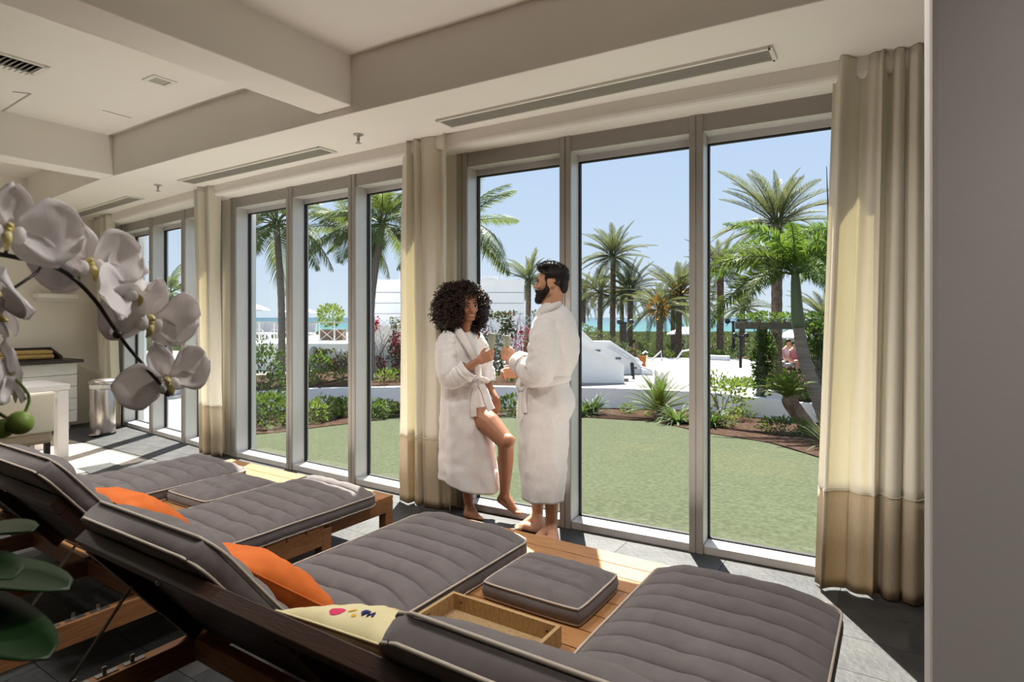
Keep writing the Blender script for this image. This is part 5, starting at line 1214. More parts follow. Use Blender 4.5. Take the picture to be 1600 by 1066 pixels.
DL = ['far date palm whose crown peeks out beside the mullion behind the bearded person', 'date palm with a thin dark trunk, left of the tallest far date palm', 'tallest date palm in the pane right of the bearded person', 'date palm just right of the tallest far one', 'distant date palm behind the tall one', 'short date palm with orange fruit at the edge of the terrace', 'date palm with orange fruit beside the near mullion', 'distant date palm behind the two with orange fruit', 'date palm beyond the end of the white building, behind the head of the bearded person', 'date palm with a pale thick trunk, left in the rightmost pane', 'distant date palm behind the near mullion', 'tall thick-trunked date palm behind the pergola', 'date palm crown low behind the vine-covered pergola', 'distant date palm above the pergola beam', 'distant date palm mostly behind the bearded person']
for k, (px, pb_, pt_, d, sc, dt) in enumerate(DP):
    tr = .155 if d > 25 else .15
    palm(P3(px - 1, pb_, d), P3(px, pt_, d), tr * 1.05, tr * .95, D3, 48 if k in (2, 6, 9, 11) else 38, sc, DL[k], 'trunk_brown', 20 + k, group='date palms towards the sea', pitch=(-.75, 1.45), dates=bool(dt))
# foxtail palm with the curved trunk
r = empty('palm_tree', P3(1293, 668, 10.2), 'foxtail palm with a curved grey trunk in front of the pergola', 'palm tree')
C = catmull([P3(1294, 668, 10.2), P3(1281, 630, 10.3), P3(1266, 590, 10.35), P3(1253, 545, 10.4), P3(1248, 511, 10.4)], 26)
b = MB(); b.tube(C, [(.125 - .035 * i / 25) * (1.12 if i % 3 == 0 else 1) for i in range(26)], 12); b.build('trunk', 'trunk_grey', r, smooth=True)
b = MB(); b.tube(catmull([P3(1248, 512, 10.4), P3(1245, 480, 10.4), P3(1243, 440, 10.4), P3(1242, 415, 10.4)], 12), [.10, .115, .11, .10, .095, .09, .085, .08, .07, .06, .05, .04], 10); b.build('crown_shaft', 'shaft_green', r, smooth=True)
topf = P3(1242, 430, 10.4)
for k, (az, pitch, sc, key) in enumerate(((3.6, .75, 1.05, 'fox_b'), (3.3, .15, 1.1, 'fox_b'), (4.3, .35, 1.0, 'fox_b'), (5.2, .30, 1.0, 'fox_a'), (6.1, .75, 1.05, 'fox_a'), (.5, .55, 1.1, 'fox_a'), (.9, 1.0, 1.0, 'fox_a'), (1.8, .9, 1.0, 'fox_a'), (2.6, .95, 1.05, 'fox_a'), (3.0, .55, 1.1, 'fox_a'), (5.7, .15, 1.0, 'fox_b'), (4.8, 1.1, .95, 'fox_a'), (3.9, 1.2, .95, 'fox_a'), (.1, 1.25, .9, 'fox_a'))):
    put_frond(key, topf, az, pitch, sc * .98, r)
# second foxtail crown entering from the right
r = empty('palm_tree', (*plan(1352, 10.6), -.5), 'foxtail palm half hidden by the near curtain, bright crown', 'palm tree')
b = MB(); pp = plan(1352, 10.6); b.tube([(pp.x, pp.y, -.6), (pp.x, pp.y, 1.4), (pp.x, pp.y, 2.35)], [.12, .10, .08], 10); b.build('trunk', 'trunk_grey', r, smooth=True)
for k in range(12): put_frond('fox_a', (pp.x, pp.y, 2.45), k * 2.4, .35 + .07 * k, 1.05, r)

# hedges and shrubs in front of the low wall
def G(px, py): return gp(px, py)
shrub(G(418, 668), (.55, .42, .30), 700, .10, 'leaf_mid', 'dense green bush at the foot of the dark shrub, left pane', seed=31)
shrub(G(412, 652), (.55, .40, .78), 900, .10, 'leaf_dark', 'tall dark open shrub at the left of the middle bay', seed=32)
shrub(G(432, 640), (.25, .22, .5), 240, .10, 'leaf_dark', 'narrow dark shrub beside the first mullion', seed=38)
for k, (px, py, s, m, lb) in enumerate(((490, 661, .27, 'leaf_lime', 'low lime-green mound right of the first mullion'), (506, 655, .30, 'leaf_lime', 'largest lime-green mound in the middle pane'), (524, 650, .24, 'leaf_mid', 'green mound in the centre of the middle pane'), (541, 652, .27, 'leaf_lime', 'lime-green mound beside the second mullion'), (584, 655, .25, 'leaf_mid', 'green mound right of the second mullion'), (600, 652, .24, 'leaf_lime', 'lime-green mound in the last pane of the middle bay'), (618, 646, .14, 'leaf_mid', 'small green tuft at the end of the row of mounds'))):
    shrub(G(px, py), (s * 1.15, s, s * .75), 420, .075, m, lb, 'shrub', 40 + k, 'mounded_shrub', 'mounded shrubs along the far lawn edge')
shrub(G(800, 650), (.28, .2, .22), 200, .12, 'leaf_mid', 'small leafy plant between the two people', seed=50, name='leafy_plant')
strap_plant(G(925, 648), 70, .62, .045, 'leaf_dark', 'clump of dark strap leaves right of the bearded person', 51, group='strap-leaved clumps')
strap_plant(G(906, 650), 40, .55, .045, 'leaf_mid', 'clump of green strap leaves at the edge of the mullion behind the bearded person', 58, group='strap-leaved clumps')
shrub(G(981, 647), (.17, .14, .11), 220, .05, 'leaf_lime', 'small round lime-green plant at the foot of the low wall', seed=52, name='groundcover_plant'); shrub(G(1018, 650), (.16, .14, .11), 200, .05, 'leaf_lime', 'small lime-green plant beside the cycad', seed=53, name='groundcover_plant')
def cycad(pos, n, sc, label, keys, seed, trunk=.2, lean_=(0, 0), pitch=(-.1, 1.3)):
    rnd = random.Random(seed); pos = Vector(pos); r = empty('cycad', pos, label, 'cycad'); top = pos + Vector((lean_[0], lean_[1], trunk))
    b = MB(); b.tube(catmull([pos, (pos + top) / 2, top], 10), [.15, .14, .13, .125, .12, .12, .12, .12, .11, .09], 10); b.build('trunk', 'trunk_brown', r)
    for k in range(n): put_frond(keys[k % len(keys)], top, k * 2.39996 + rnd.uniform(-.2, .2), pitch[1] + (pitch[0] - pitch[1]) * k / n, sc * rnd.uniform(.85, 1.1), r)
cycad(G(1030, 653), 34, .95, 'cycad with stiff arching leaves in front of the low wall', ['cyc_a'], 60, .12)
strap_plant(G(1058, 662), 80, .58, .05, 'leaf_mid', 'clump of glossy strap leaves beside the near mullion, in front of the cycad', 61, group='strap-leaved clumps', droop=.75)
shrub(G(1128, 655), (.50, .4, .46), 520, .10, 'leaf_lime', 'open leafy bush at the left of the rightmost pane', seed=62)
strap_plant(G(1112, 668), 50, .5, .045, 'leaf_dark', 'clump of strap leaves at the foot of the open leafy bush', 63, group='strap-leaved clumps')
shrub(G(1130, 668), (.2, .16, .10), 200, .06, 'leaf_lime', 'low lime-green plant in front of the open leafy bush', seed=64, name='groundcover_plant')
strap_plant(G(1153, 648), 30, .30, .02, 'leaf_olive', 'small pale spiky plant by the planter wall', 65, rise=1.1, droop=.3, name='spiky_plant')
shrub(G(1166, 654), (.17, .13, .09), 180, .05, 'leaf_lime', 'small lime-green plant left of the planter wall corner', seed=66, name='groundcover_plant')
shrub(G(1228, 680), (.42, .22, .14), 520, .06, 'leaf_mid', 'low spreading green groundcover below the planter wall', seed=67, name='groundcover_plant')
cycad(G(1268, 676), 44, .64, 'bright cycad on a leaning dark trunk in front of the planter wall', ['cyc_b'], 68, .55, (-.34, -.16), (.15, 1.4))
strap_plant(G(1296, 700), 46, .62, .035, 'leaf_olive', 'spiky grey-green plant at the edge of the near curtain', 69, name='spiky_plant', rise=1.0, droop=.45)
# plants on the terrace edge and under the pergola
for k, (px, d, s, m, lb) in enumerate(((1150, 13.8, .42, 'leaf_mid', 'green bush at the left foot of the pergola'), (1176, 14.2, .38, 'leaf_lime', 'lime bush left of the pergola post'), (1212, 14.0, .42, 'leaf_mid', 'green bush at the foot of the thick palm trunk'), (1240, 13.6, .38, 'leaf_lime', 'lime bush right of the thick palm trunk'), (1262, 15.5, .45, 'leaf_dark', 'dark bush behind the leaning trunk'))):
    p = plan(px, d); shrub((p.x, p.y, -.45), (s * 1.3, s, s * .6), 500, .09, m, lb, 'shrub', 70 + k, 'shrub', 'shrubs under the pergola')
for k, (px, d, rx, rz, m, lb) in enumerate(((1110, 26, 1.0, .75, 'leaf_lime', 'pale green bush above the low white wall'), (1150, 26, 1.3, .85, 'leaf_mid', 'broad green bush above the low grey wall'), (1185, 25, 1.0, .6, 'leaf_lime', 'lime bush behind the pergola post'), (1010, 29, 1.6, .75, 'leaf_olive', 'grey-green bush between the palms at the end of the terrace'), (985, 31, 1.2, .8, 'leaf_olive', 'grey-green bush left of the terrace railing'), (1040, 31, 1.4, .55, 'leaf_lime', 'pale bush below the palms with fruit'), (1075, 30, 1.3, .65, 'leaf_olive', 'olive bush behind the near mullion'), (880, 30, 1.2, .7, 'leaf_mid', 'green bush behind the bearded person'), (1295, 24, 1.4, .9, 'leaf_dark', 'dark bush behind the pergola vines'))):
    p = plan(px, d); shrub((p.x, p.y, -1.4), (rx, .8, rz), 700, .13, m, lb, 'shrub', 80 + k, 'shrub', 'bushes between terrace and sea')
p = plan(516, 21.3); b = MB(); leaf_cloud(b, (p.x, p.y, 1.52), (.54, .4, .40), 900, .11, 90, .5); b.build('foliage', 'leaf_lime', pb, clean=False)

# flowering hedge on a diagonal trellis
def hedge(px0, px1, d, zb, zt, nleaf, nfl, seed, label):
    c = plan((px0 + px1) / 2, d); r = empty('flowering_trellis', (c.x, c.y, zb), label, 'trellis'); rnd = random.Random(seed); w = (px1 - px0) / FPX * d; H = zt - zb
    o = Vector((*plan(px0, d), zb)); b = MB(); step = .17
    k = -int(H / step) - 1
    while k * step < w:
        for s in (1, -1):
            x0_, x1_ = k * step, k * step + H; z0_, z1_ = (0, H) if s > 0 else (H, 0)
            ta = max(0, (0 - x0_) / H); tb = min(1, (w - x0_) / H)
            if tb > ta: b.bar(o + RT * (x0_ + H * ta) + VZ * (z0_ + (z1_ - z0_) * ta), o + RT * (x0_ + H * tb) + VZ * (z0_ + (z1_ - z0_) * tb), .012, .025, up=FW)
        k += 1
    tag(b.build('lattice', 'rail_white', r), kind='stuff')
    b = MB()
    for _ in range(26):
        x = rnd.uniform(0, w); b.tube(catmull([o + RT * x, o + RT * (x + rnd.uniform(-.2, .2)) + VZ * H * .4 - FW * .08, o + RT * (x + rnd.uniform(-.5, .5)) + VZ * H * rnd.uniform(.7, 1.05) - FW * .12], 7), .009, 4)
    b.build('branches', 'twig', r)
    for nm, mt_, cnt, sz, bias in (('foliage', 'leaf_olive', nleaf, .10, 1.0), ('blossom', 'bract', nfl, .09, .6)):
        b = MB()
        for _ in range(cnt):
            x = rnd.uniform(0, w); z = H * rnd.uniform(0, 1.05) ** bias; den = nz((x * 1.4 + seed, z * 1.6, 5 if nm == 'foliage' else 12))
            if den < (-.12 if nm == 'foliage' else .02): continue
            p = o + RT * x + VZ * z - FW * rnd.uniform(.02, .28); dd = Vector((rnd.uniform(-1, 1), rnd.uniform(-1, 1), rnd.uniform(-.6, 1))).normalized(); s_ = dd.cross(Vector((rnd.uniform(-1, 1), rnd.uniform(-1, 1), rnd.uniform(-1, 1)))).normalized(); L = sz * rnd.uniform(.5, 1.2)
            b.add([p, p + dd * L * .5 + s_ * L * .32, p + dd * L, p + dd * L * .5 - s_ * L * .32], [(0, 1, 2, 3)])
        b.build(nm, mt_, r, clean=False)
hedge(578, 668, 18.2, -.35, 1.38, 2000, 2800, 3, 'trellis of dark pink bougainvillea right of the second mullion')
hedge(728, 836, 18.4, -.35, 1.52, 5200, 1900, 6, 'trellis of bougainvillea behind the raised glasses')
hedge(494, 556, 18.7, -.5, .42, 1500, 160, 9, 'sparse trellis of bougainvillea below the pool deck')
b = MB(); wall_rd(b, 566, 18.6, 700, 18.6, 1.2, -.5, .15); tag(b.build('garden_wall', 'white_stucco'), 'white wall behind the dark pink bougainvillea', kind='structure')
p = at(490, 551, 18.85); r = empty('wall_light', p, 'small grey wall light on the pool deck wall', 'wall light'); b = MB(); b.ball(p, (.12, .05, .16), seaM.to_3x3(), 12, 8); b.build('diffuser', 'chair_fabric', r, smooth=True); b = MB(); b.ball(p + FW * .02, (.145, .035, .185), seaM.to_3x3(), 12, 8); b.build('rim', 'step_stone', r, smooth=True)
for k, (px, d) in enumerate(((500, 15.0), (535, 15.2), (600, 15.3), (625, 15.4), (478, 14.6), (760, 15.5), (800, 15.4))):
    p = plan(px, d); shrub((p.x, p.y, -.2), (.26, .2, .16), 150, .10, 'leaf_mid' if k % 2 else 'leaf_lime', ['low green plant in the soil under the sparse trellis', 'low plant in the soil beside the second mullion', 'low plant in the soil at the foot of the leaning palm', 'low plant in the soil under the dark pink blossom', 'low plant in the soil right of the first mullion', 'low plant in the soil just right of the curly-haired person', 'low plant in the soil behind the raised glasses'][k], 'plant', 100 + k, 'bed_plant', 'low plants in the soil bed')
p = plan(497, 18.2); shrub((p.x, p.y, -.35), (.45, .35, .36), 500, .12, 'leaf_mid', 'green bush in front of the pool deck wall', seed=120)
p = plan(438, 17); strap_plant((p.x, p.y, .2), 26, .8, .05, 'leaf_mid', 'arching green plant beside the first mullion', 121)

rs = random.Random(77); b = MB()
for k in range(70):
    px = rs.uniform(880, 1340); d = rs.uniform(34, 75); q = plan(px, d); leaf_cloud(b, (q.x, q.y, -1.2), (rs.uniform(.8, 2.0), rs.uniform(.8, 2.0), rs.uniform(.5, 1.1)), 130, .30, 200 + k, .6, .5)
tag(b.build('dune_scrub', 'leaf_olive', clean=False), 'tangled low scrub covering the dune towards the sea', 'scrub', kind='stuff')
# staircase with white parapets
st = empty('garden_staircase', at(960, 603, 15.2), 'white garden staircase with sloping parapets behind the low wall', 'staircase')
def par(pts, d, th, name, m='white_stucco', d2=None):
    b = MB(); P = [at(px, py, d if d2 is None else d + (d2 - d) * (px - pts[0][0]) / (pts[1][0] - pts[0][0] + 1e-6)) for px, py in pts]; b.slab(P, FW * th); return b.build(name, m, st)
par([(860, 516), (905, 538), (975, 572), (975, 606), (860, 606)], 15.2, .22, 'front_parapet')
b = MB(); cp_ = [at(860, 515, 15.15), at(905, 537, 15.15), at(976, 571.5, 15.15)]
for q0, q1 in zip(cp_, cp_[1:]): b.bar(q0 + FW * .13, q1 + FW * .13, .30, .05)
b.build('coping', 'white_stucco', st)
par([(870, 486), (905, 515), (927, 535), (954, 535), (1003, 568), (1003, 600), (870, 600)], 17.6, .25, 'rear_parapet')
b = MB(); cp_ = [at(*p, 17.55) for p in ((870, 485), (905, 514.5), (927, 534.5), (954, 534.5), (1004, 567.5))]
for q0, q1 in zip(cp_, cp_[1:]): b.bar(q0 + FW * .15, q1 + FW * .15, .34, .05)
b.build('coping', 'white_stucco', st)
par([(1003, 578), (1020, 578), (1020, 600), (1003, 600)], 17.3, .5, 'end_block')
for k in range(5):
    b = MB(); y0 = 600 - k * 4.2; b.slab([at(974 - k * 9, y0 + 5, 15.5), at(1000 - k * 9, y0 + 5, 15.5), at(1000 - k * 9, y0, 15.5), at(974 - k * 9, y0, 15.5)], FW * 2.0); b.build('step', 'step_stone', st)
b = MB(); b.tube([at(948, 541, 17.45), at(975, 555, 17.45), at(1000, 573, 17.45), at(1016, 578, 17.2), at(1019, 583, 17.2)], .03, 6); b.build('handrail', 'rail_white', st)
b = MB(); b.tube([at(986, 567, 16.4), at(989, 568, 16.4), at(990, 590, 16.4), at(990, 606, 16.4)], .03, 6); b.tube([at(986, 567, 16.4), at(988, 588, 16.4)], .03, 6); b.build('handrail', 'dark_metal', st)
for px, py in ((966, 560), (934, 548), (991, 575)): b = MB(); b.slab([at(px - 4, py - 1.5, 17.58), at(px + 4, py - 1.5, 17.58), at(px + 4, py + 1.5, 17.58), at(px - 4, py + 1.5, 17.58)], -FW * .03); b.build('step_light', 'step_stone', st)
for k in range(7):
    q0 = at(893 + k * 16, 505 + (k * 8.8 if k < 2 else 14 + (k - 2) * 6.5 if k < 4 else 30 + (k - 4) * 9), 18.4); b = MB(); r = empty('flowering_shrub', q0, ['pale flowering shrub at the top of the stair parapet, nearest the mullion', 'second pale flowering shrub down the stair parapet', 'pale flowering shrub above the landing, left', 'pale flowering shrub above the landing, right', 'pale flowering shrub at the start of the lower slope', 'pale flowering shrub halfway down the lower slope', 'lowest pale flowering shrub on the stair parapet'][k], 'shrub', 'pale flowering shrubs along the stair'); leaf_cloud(b, q0, (.22, .25, .16), 170, .08, 130 + k); b.build('foliage', 'leaf_olive', r, clean=False)
p = at(1000, 562, 19.5); r = empty('orange_board', at(1000, 575, 19.5), 'orange board leaning at the bottom of the stairs', 'board'); b = MB(); b.slab([at(997, 556, 19.5), at(1010, 557, 19.5), at(1008, 573, 19.3), at(1004, 575, 19.3)], FW * .05); b.build('panel', 'orange_board', r); b = MB(); b.bar(at(1008, 573, 19.32), at(1011, 556, 19.9), .04, .04); b.build('prop', 'orange_board', r)
# terrace railings
r = empty('terrace_railing', (*plan(1030, 23), -.22), 'white handrails at the far edge of the terrace', 'railing')
for pts in (((1018, 563), (1033, 549), (1034, 564)), ((1012, 552), (1009, 549), (1004, 553)), ((1056, 563), (1066, 549), (1078, 547))):
    b = MB(); b.tube([at(px, py, 22.5) for px, py in pts], .035, 6); b.build('handrail', 'rail_white', r)
# lamp posts
def lamp_post(px, ytop, ybot, d, label):
    p0, p1 = at(px, ybot, d), at(px, ytop, d); r = empty('lamp_post', p0, label, 'lamp post', 'black lamp posts towards the beach'); k = d / 20
    b = MB(); b.tube([p0, p1], .05 * k, 8); b.build('pole', 'dark_metal', r)
    for s in (-1, 1): b = MB(); b.bar(p1 - VZ * .1, p1 + RT * s * .16 * k + VZ * .02, .04, .04); b.ball(p1 + RT * s * .2 * k, .09 * k); b.build('lamp_head', 'dark_metal', r)
lamp_post(977, 503, 562, 24, 'black lamp post in front of the sea, right of the tallest far date palm'); lamp_post(1146, 502, 545, 26, 'black lamp post at the left end of the pergola beam'); lamp_post(1157, 524, 575, 17, 'thick black lamp post left of the vine-covered post')
p = plan(1295, 12); r = empty('flag_pole', (p.x, p.y, -.5), 'thin pole rising beside the near curtain', 'pole'); b = MB(); b.tube([(p.x, p.y, -.5), (p.x, p.y, 3.2), (p.x - .04, p.y, 4.5)], [.03, .02, .006], 6); b.build('pole', 'dark_metal', r); b = MB(); b.lathe([(.06, -.5), (.06, -.45), (.03, -.42)], (p.x, p.y, 0), 10); b.build('base', 'dark_metal', r)

# pergola hung with vines
pg = empty('pergola', at(1188, 617, 12.0), 'weathered wooden pergola overgrown with vines', 'pergola')
for px, d in ((1189, 12.0), (1280, 11.7), (1192, 14.6), (1300, 14.6)):
    p = plan(px, d); b = MB(); b.box((p.x - .07, p.y - .07, -.45), (p.x + .07, p.y + .07, 1.24)); b.build('post', 'pergola_wood', pg)
for (pa, da), (pc, dc) in (((1148, 12.05), (1330, 11.6)), ((1150, 14.7), (1330, 14.4))):
    a_ = plan(pa, da); c_ = plan(pc, dc); b = MB(); b.bar((a_.x, a_.y, 1.28), (c_.x, c_.y, 1.28), .10, .13); b.build('beam', 'pergola_wood', pg)
for k in range(8):
    a_ = plan(1166 + k * 20, 11.7); c_ = plan(1166 + k * 20, 15.0); b = MB(); b.bar((a_.x, a_.y, 1.38), (c_.x, c_.y, 1.38), .05, .08); b.build('rafter', 'pergola_wood', pg)
for k, (px, d, z, rx, rz, n, m) in enumerate(((1189, 11.95, .45, .17, .85, 700, 'leaf_dark'), (1197, 11.95, .75, .20, .55, 500, 'leaf_mid'), (1280, 11.65, .45, .27, .95, 1100, 'leaf_dark'), (1275, 11.6, 1.1, .32, .30, 400, 'leaf_mid'), (1205, 12.6, 1.46, .75, .08, 500, 'leaf_mid'), (1285, 12.6, 1.44, .5, .12, 400, 'leaf_dark'))):
    p = plan(px, d); b = MB(); leaf_cloud(b, (p.x, p.y, z), (rx, rx, rz), n, .085, 140 + k, .6, .2); b.build('vine', m, pg, clean=False)
# distant parasols, chairs and seated people beyond the pergola
def beach_parasol(px, d, label):
    p = plan(px, d); r = empty('parasol', (p.x, p.y, -1.2), label, 'parasol', 'white parasols on the beach side'); b = MB(); b.tube([(p.x, p.y, -1.2), (p.x, p.y, .9)], .03, 6); b.build('pole', 'rail_white', r); b = MB(); b.lathe([(1.1, .5), (1.08, .56), (.5, .82), (.02, .95)], (p.x, p.y, 0), 8); b.build('canopy', 'umbrella_cloth', r)
beach_parasol(1246, 27, 'white parasol beyond the pergola, behind the curved trunk'); beach_parasol(1072, 33, 'white parasol behind the near mullion, far end of the terrace')
def sitter(px, py, d, m, label):
    c = at(px, py, d); r = empty('person', c - VZ * .5, label, 'person'); b = MB()
    H = c + VZ * .42; b.ball(H, (.085, .10, .115), None, 12, 8); b.capsule(c + VZ * .22, H, .055, .05); b.capsule(c - VZ * .18, c + VZ * .16, .15, .17)
    for s in (-1, 1):
        b.capsule(c + RT * s * .18 + VZ * .16, c + RT * s * .25 - VZ * .08 - FW * .05, .05, .042); b.capsule(c + RT * s * .25 - VZ * .08 - FW * .05, c + RT * s * .14 - VZ * .2 - FW * .25, .042, .032); b.ball(c + RT * s * .12 - VZ * .21 - FW * .29, (.04, .05, .03))
        b.capsule(c + RT * s * .09 - VZ * .2, c + RT * s * .13 - VZ * .18 - FW * .42, .085, .065); b.capsule(c + RT * s * .13 - VZ * .18 - FW * .42, c + RT * s * .13 - VZ * .6 - FW * .45, .06, .04); b.capsule(c + RT * s * .13 - VZ * .62 - FW * .45, c + RT * s * .13 - VZ * .64 - FW * .62, .04, .03)
    remesh(b, 'body', 'skin_m', .016, r, 3)
    b = MB(); b.lathe([(.19, -.2), (.185, 0), (.2, .14), (.12, .25), (.06, .27)], c, 14); b.build('top', m, r, smooth=True); b = MB(); b.ball(H + VZ * .03 + FW * .02, (.10, .115, .11), None, 12, 8); b.build('hair', 'hair_black', r, smooth=True)
    q = c - VZ * .28; b = MB(); b.box((q.x - .3, q.y - .3, q.z - .08), (q.x + .3, q.y + .3, q.z)); ch = b.build('bench', 'chair_fabric'); tag(ch, 'low pale seat under the ' + label, 'seat')
    for sx_ in (-.26, .22):
        for sy_ in (-.26, .22): b = MB(); b.box((q.x + sx_, q.y + sy_, q.z - .6), (q.x + sx_ + .04, q.y + sy_ + .04, q.z - .08)); b.build('leg', 'rail_white', ch)
sitter(1232, 553, 22, 'shirt_pale', 'tiny distant person in a pale top beyond the pergola'); sitter(1242, 556, 21.4, 'shirt_pink', 'tiny distant person in a pink top beyond the pergola')
sitter(991, 548, 31, 'shirt_pink', 'tiny distant person seated by the orange board')
# ship on the horizon
c = Vector((*plan(1182, 4000), -5.0)); b = MB(); L_ = 46
sh = empty('cargo_ship', c, 'tiny cargo ship on the sea horizon above the pergola', 'ship')
b.slab([c + RT * -L_ + VZ * 9, c + RT * -L_ * .9, c + RT * L_ * .9, c + RT * L_ + VZ * 10], FW * 14); b.build('hull', 'dark_metal', sh); b = MB(); b.slab([c + RT * L_ * .5 + VZ * 9, c + RT * L_ * .85 + VZ * 9, c + RT * L_ * .85 + VZ * 17, c + RT * L_ * .5 + VZ * 17], FW * 12); b.build('bridge', 'step_stone', sh)

# ================================================================== ORCHID IN THE FOREGROUND
orch = empty('potted_orchid', (-.80, .145, .86), 'white moth orchid arching in from the left edge, nearest the camera', 'orchid')
def petal(c, M, L, W, ang, cup, kind, par, m='petal', seed=0, base=.0, droop=0.0):
    """petal in the flower's own frame M (columns right, up, face); ang: direction in the face plane"""
    d = Vector((math.cos(ang), math.sin(ang), 0)); s = Vector((-d.y, d.x, 0)); rows = []; N = 12
    for i in range(N + 1):
        t = i / N
        if kind == 'wide': w = W * (math.sin(math.pi * min(1, (t * .93 + .03))) ** .55) * (.55 + .45 * min(1, t * 2.2)) * (1 if t < .97 else .6)
        else: w = W * (math.sin(math.pi * min(1, (t * .9 + .08))) ** .75)
        row = []
        for j in range(11):
            u = -1 + 2 * j / 10; z = cup * (t ** 2) * L + .10 * W * (u * u) * (1 if kind == 'wide' else .7) - .03 * L * t * (1 - abs(u)) + .006 * nz((u * 1.5 + seed, t * 2.5, seed)) - droop * L * t * t
            row.append(Vector(c) + M @ (d * (base + L * t) + s * (w / 2 * u) + Vector((0, 0, z))))
        rows.append(row)
    b = MB(); b.grid(rows); return b.build('petal', m, par, smooth=True, solid=.0006)
def flower(px, py, d, sc, face, roll, seed, cup=.06, back=False):
    c = at(px, py, d); f = Vector(face).normalized(); u = (VZ - f * f.z).normalized(); r = u.cross(f); M = Matrix((r, u, f)).transposed() @ Matrix.Rotation(roll, 3, 'Z')
    b = MB(); P = lambda x, y, z: c + M @ (Vector((x, y, z)) * sc)
    b.ball(P(0, .002, .006), (.004 * sc, .004 * sc, .008 * sc), M, 10, 8)                  # column and lip
    b.tube(catmull([P(0, -.002, .004), P(0, -.008, .011), P(0, -.015, .013), P(0, -.022, .008)], 9), [.002 * sc, .003 * sc, .004 * sc, .0045 * sc, .0045 * sc, .004 * sc, .003 * sc, .002 * sc, .001 * sc], 8)
    fl_ = b.build('flower', 'orchid_lip', orch, smooth=True)
    for s in (-1, 1):
        b = MB(); b.ball(P(s * .008, -.006, .009), (.0055 * sc, .009 * sc, .007 * sc), M, 10, 8); b.build('lip_lobe', 'petal', fl_, smooth=True)
    b = MB(); b.ball(P(0, -.003, .011), (.003 * sc, .003 * sc, .003 * sc), M, 8, 6); b.build('callus', 'orchid_lip', fl_, smooth=True)
    for k, (an, L, W, kd) in enumerate(((math.radians(90), .046, .032, 'n'), (math.radians(215), .046, .030, 'n'), (math.radians(325), .046, .030, 'n'), (math.radians(172), .054, .070, 'wide'), (math.radians(8), .054, .070, 'wide'))):
        petal(c - M @ Vector((0, 0, .0025 * sc)) if kd == 'n' else c, M, L * sc, W * sc, an, cup * (1 if kd == 'n' else .8), kd, fl_, 'petal' if not back else 'petal', seed + k, .004 * sc)
    return c, f
STEM = [(34, 404, .735), (60, 409, .745), (95, 422, .760), (125, 444, .775), (152, 474, .795), (175, 508, .815), (198, 540, .835), (222, 568, .850), (243, 592, .865), (262, 612, .88)]
low = [(-14, 398, .715), (-60, 420, .70), (-110, 480, .70), (-150, 600, .72), (-170, 760, .75), (-175, 905, .775)]
pts = [at(*p) for p in low[::-1]] + [at(*p) for p in STEM]
b = MB(); C = catmull(pts, 70); b.tube(C, [.0036 - .0014 * i / 69 for i in range(70)], 8); b.build('flower_spike', 'orchid_stem', orch, smooth=True)
toCam = -FW
specs = [(232, 497, .86, 1.20, toCam * .55 + RT * .75 - VZ * .25, -.15, 1, .08), (196, 455, .835, 1.12, toCam * .35 + RT * .55 + VZ * .15 + FW * .4, .2, 2, .02),
         (258, 592, .885, 1.15, toCam * .45 + RT * .62 - VZ * .35, .35, 3, -.22), (138, 412, .80, 1.15, toCam * .6 + RT * .75 + VZ * .15, .15, 4, .05),
         (72, 388, .775, 1.05, FW * .55 + RT * .5 + VZ * .55, .4, 5, -.05), (14, 362, .70, 1.25, toCam * .7 + RT * .6 + VZ * .25, -.1, 6, .06),
         (2, 462, .68, 1.30, toCam * .55 - RT * .35 - VZ * .35, .3, 7, .05), (18, 590, .74, 1.05, toCam * .35 - RT * .75 - VZ * .1, .1, 8, .1)]
ped = []
for sp in specs: c, f = flower(*sp); ped.append((c, f))
def near_on(C, p): return min(C, key=lambda q: (q - p).length)
low2 = [at(-30, 640, .735), at(-70, 700, .74), at(-130, 820, .76), at(-175, 905, .775)]
C2 = catmull([at(30, 660, .74), at(14, 655, .738)] + low2, 30); b = MB(); b.tube(C2, .0022, 6); b.build('flower_spike', 'orchid_green', orch, smooth=True)
for k, (c, f) in enumerate(ped):
    q = near_on(C2 if k == 7 else C, c - f * .035); b = MB(); b.tube(catmull([q, (q + c) / 2 - f * .014, c - f * .002], 8), .0018, 6); b.build('pedicel', 'orchid_green' if k in (1, 3, 4, 7) else 'orchid_stem', orch, smooth=True)
for px, py, d, r_, m in ((31, 661, .735, .0145, 'orchid_green'), (4, 670, .735, .012, 'orchid_green'), (184, 523, .812, .006, 'orchid_stem'), (262, 616, .88, .004, 'orchid_stem')):
    c = at(px, py, d); b = MB(); b.ball(c, (r_ * 1.15, r_, r_), None, 12, 10); b.build('bud', m, orch, smooth=True)
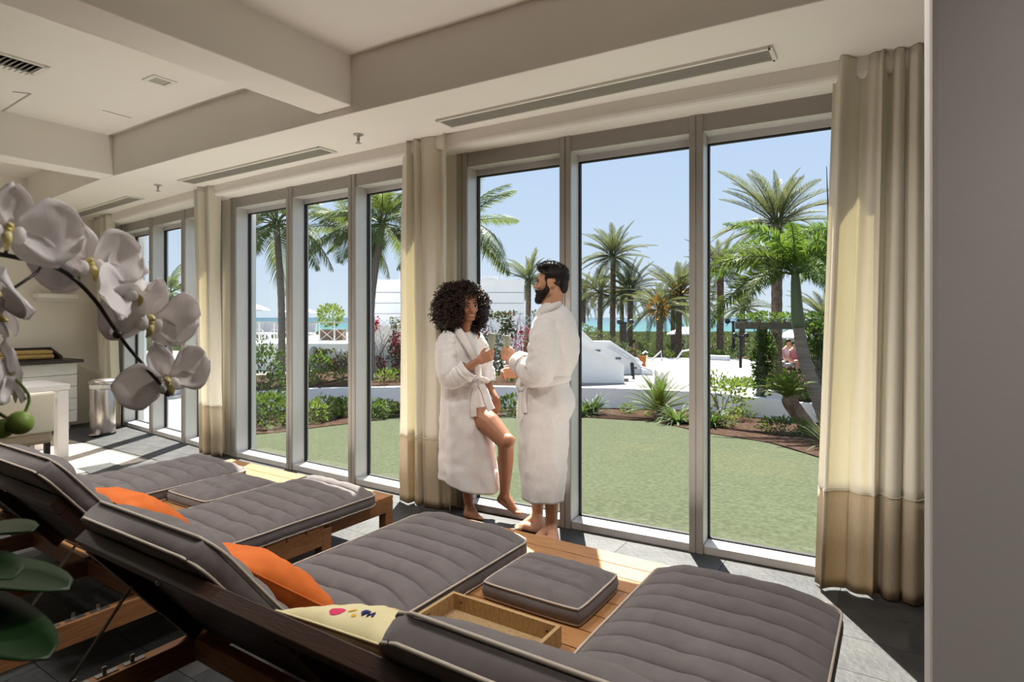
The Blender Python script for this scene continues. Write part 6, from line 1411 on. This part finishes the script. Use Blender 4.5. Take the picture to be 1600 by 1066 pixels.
# strap leaves rising from the pot
root_ = at(-175, 915, .775)
def oleaf(tip, mid, W, seed):
    C = catmull([root_, mid, tip], 14); rows = []
    for i, p in enumerate(C):
        t = i / 13; tg = (C[min(i + 1, 13)] - C[max(i - 1, 0)]).normalized(); s = tg.cross(VZ).normalized(); up = s.cross(tg); w = W * (math.sin(math.pi * min(1, .12 + .88 * t)) ** .6) * (1 if i < 13 else .2)
        rows.append([p + s * (w / 2 * u) + up * (.12 * w * u * u) for u in (-1, -.6, -.2, .2, .6, 1)])
    b = MB(); b.grid(rows); b.build('leaf', 'orchid_leaf', orch, smooth=True, solid=.002)
oleaf(at(52, 830, .70), at(-60, 845, .74), .075, 1); oleaf(at(108, 922, .70), at(-30, 905, .73), .085, 2); oleaf(at(76, 1030, .62), at(-50, 975, .68), .095, 3); oleaf(at(20, 905, .62), at(-70, 890, .68), .075, 4); oleaf(at(-260, 840, .70), at(-220, 850, .74), .08, 5); oleaf(at(-300, 960, .75), at(-250, 900, .76), .08, 6)
pc = Vector((root_.x, root_.y, 0)); zt = root_.z
b = MB(); b.lathe([(.05, zt - .16), (.052, zt - .158), (.072, zt - .01), (.074, zt), (.068, zt), (.066, zt - .02), (.001, zt - .02)], pc, 28); b.build('pot', 'pot', orch, smooth=True)
b = MB(); leaf_cloud(b, (pc.x, pc.y, zt - .012), (.055, .055, .008), 160, .02, 5, .7, .0); b.build('bark_chips', 'bark', orch, clean=False)
ps = empty('plant_stand', (pc.x, pc.y, 0), 'dark wooden stand carrying the orchid pot, at the left edge', 'plant stand'); zs = zt - .16
b = MB(); b.box((pc.x - .10, pc.y - .10, zs - .03), (pc.x + .10, pc.y + .10, zs - .0005)); b.build('top', 'dark_wood', ps, bevel=.004)
for sx_ in (-.09, .06):
    for sy_ in (-.09, .06): b = MB(); b.box((pc.x + sx_, pc.y + sy_, 0), (pc.x + sx_ + .03, pc.y + sy_ + .03, zs - .03)); b.build('leg', 'dark_wood', ps)
b = MB(); b.box((pc.x - .08, pc.y - .08, .25), (pc.x + .08, pc.y + .08, .27)); b.build('shelf', 'dark_wood', ps)
orch.location.z += 0
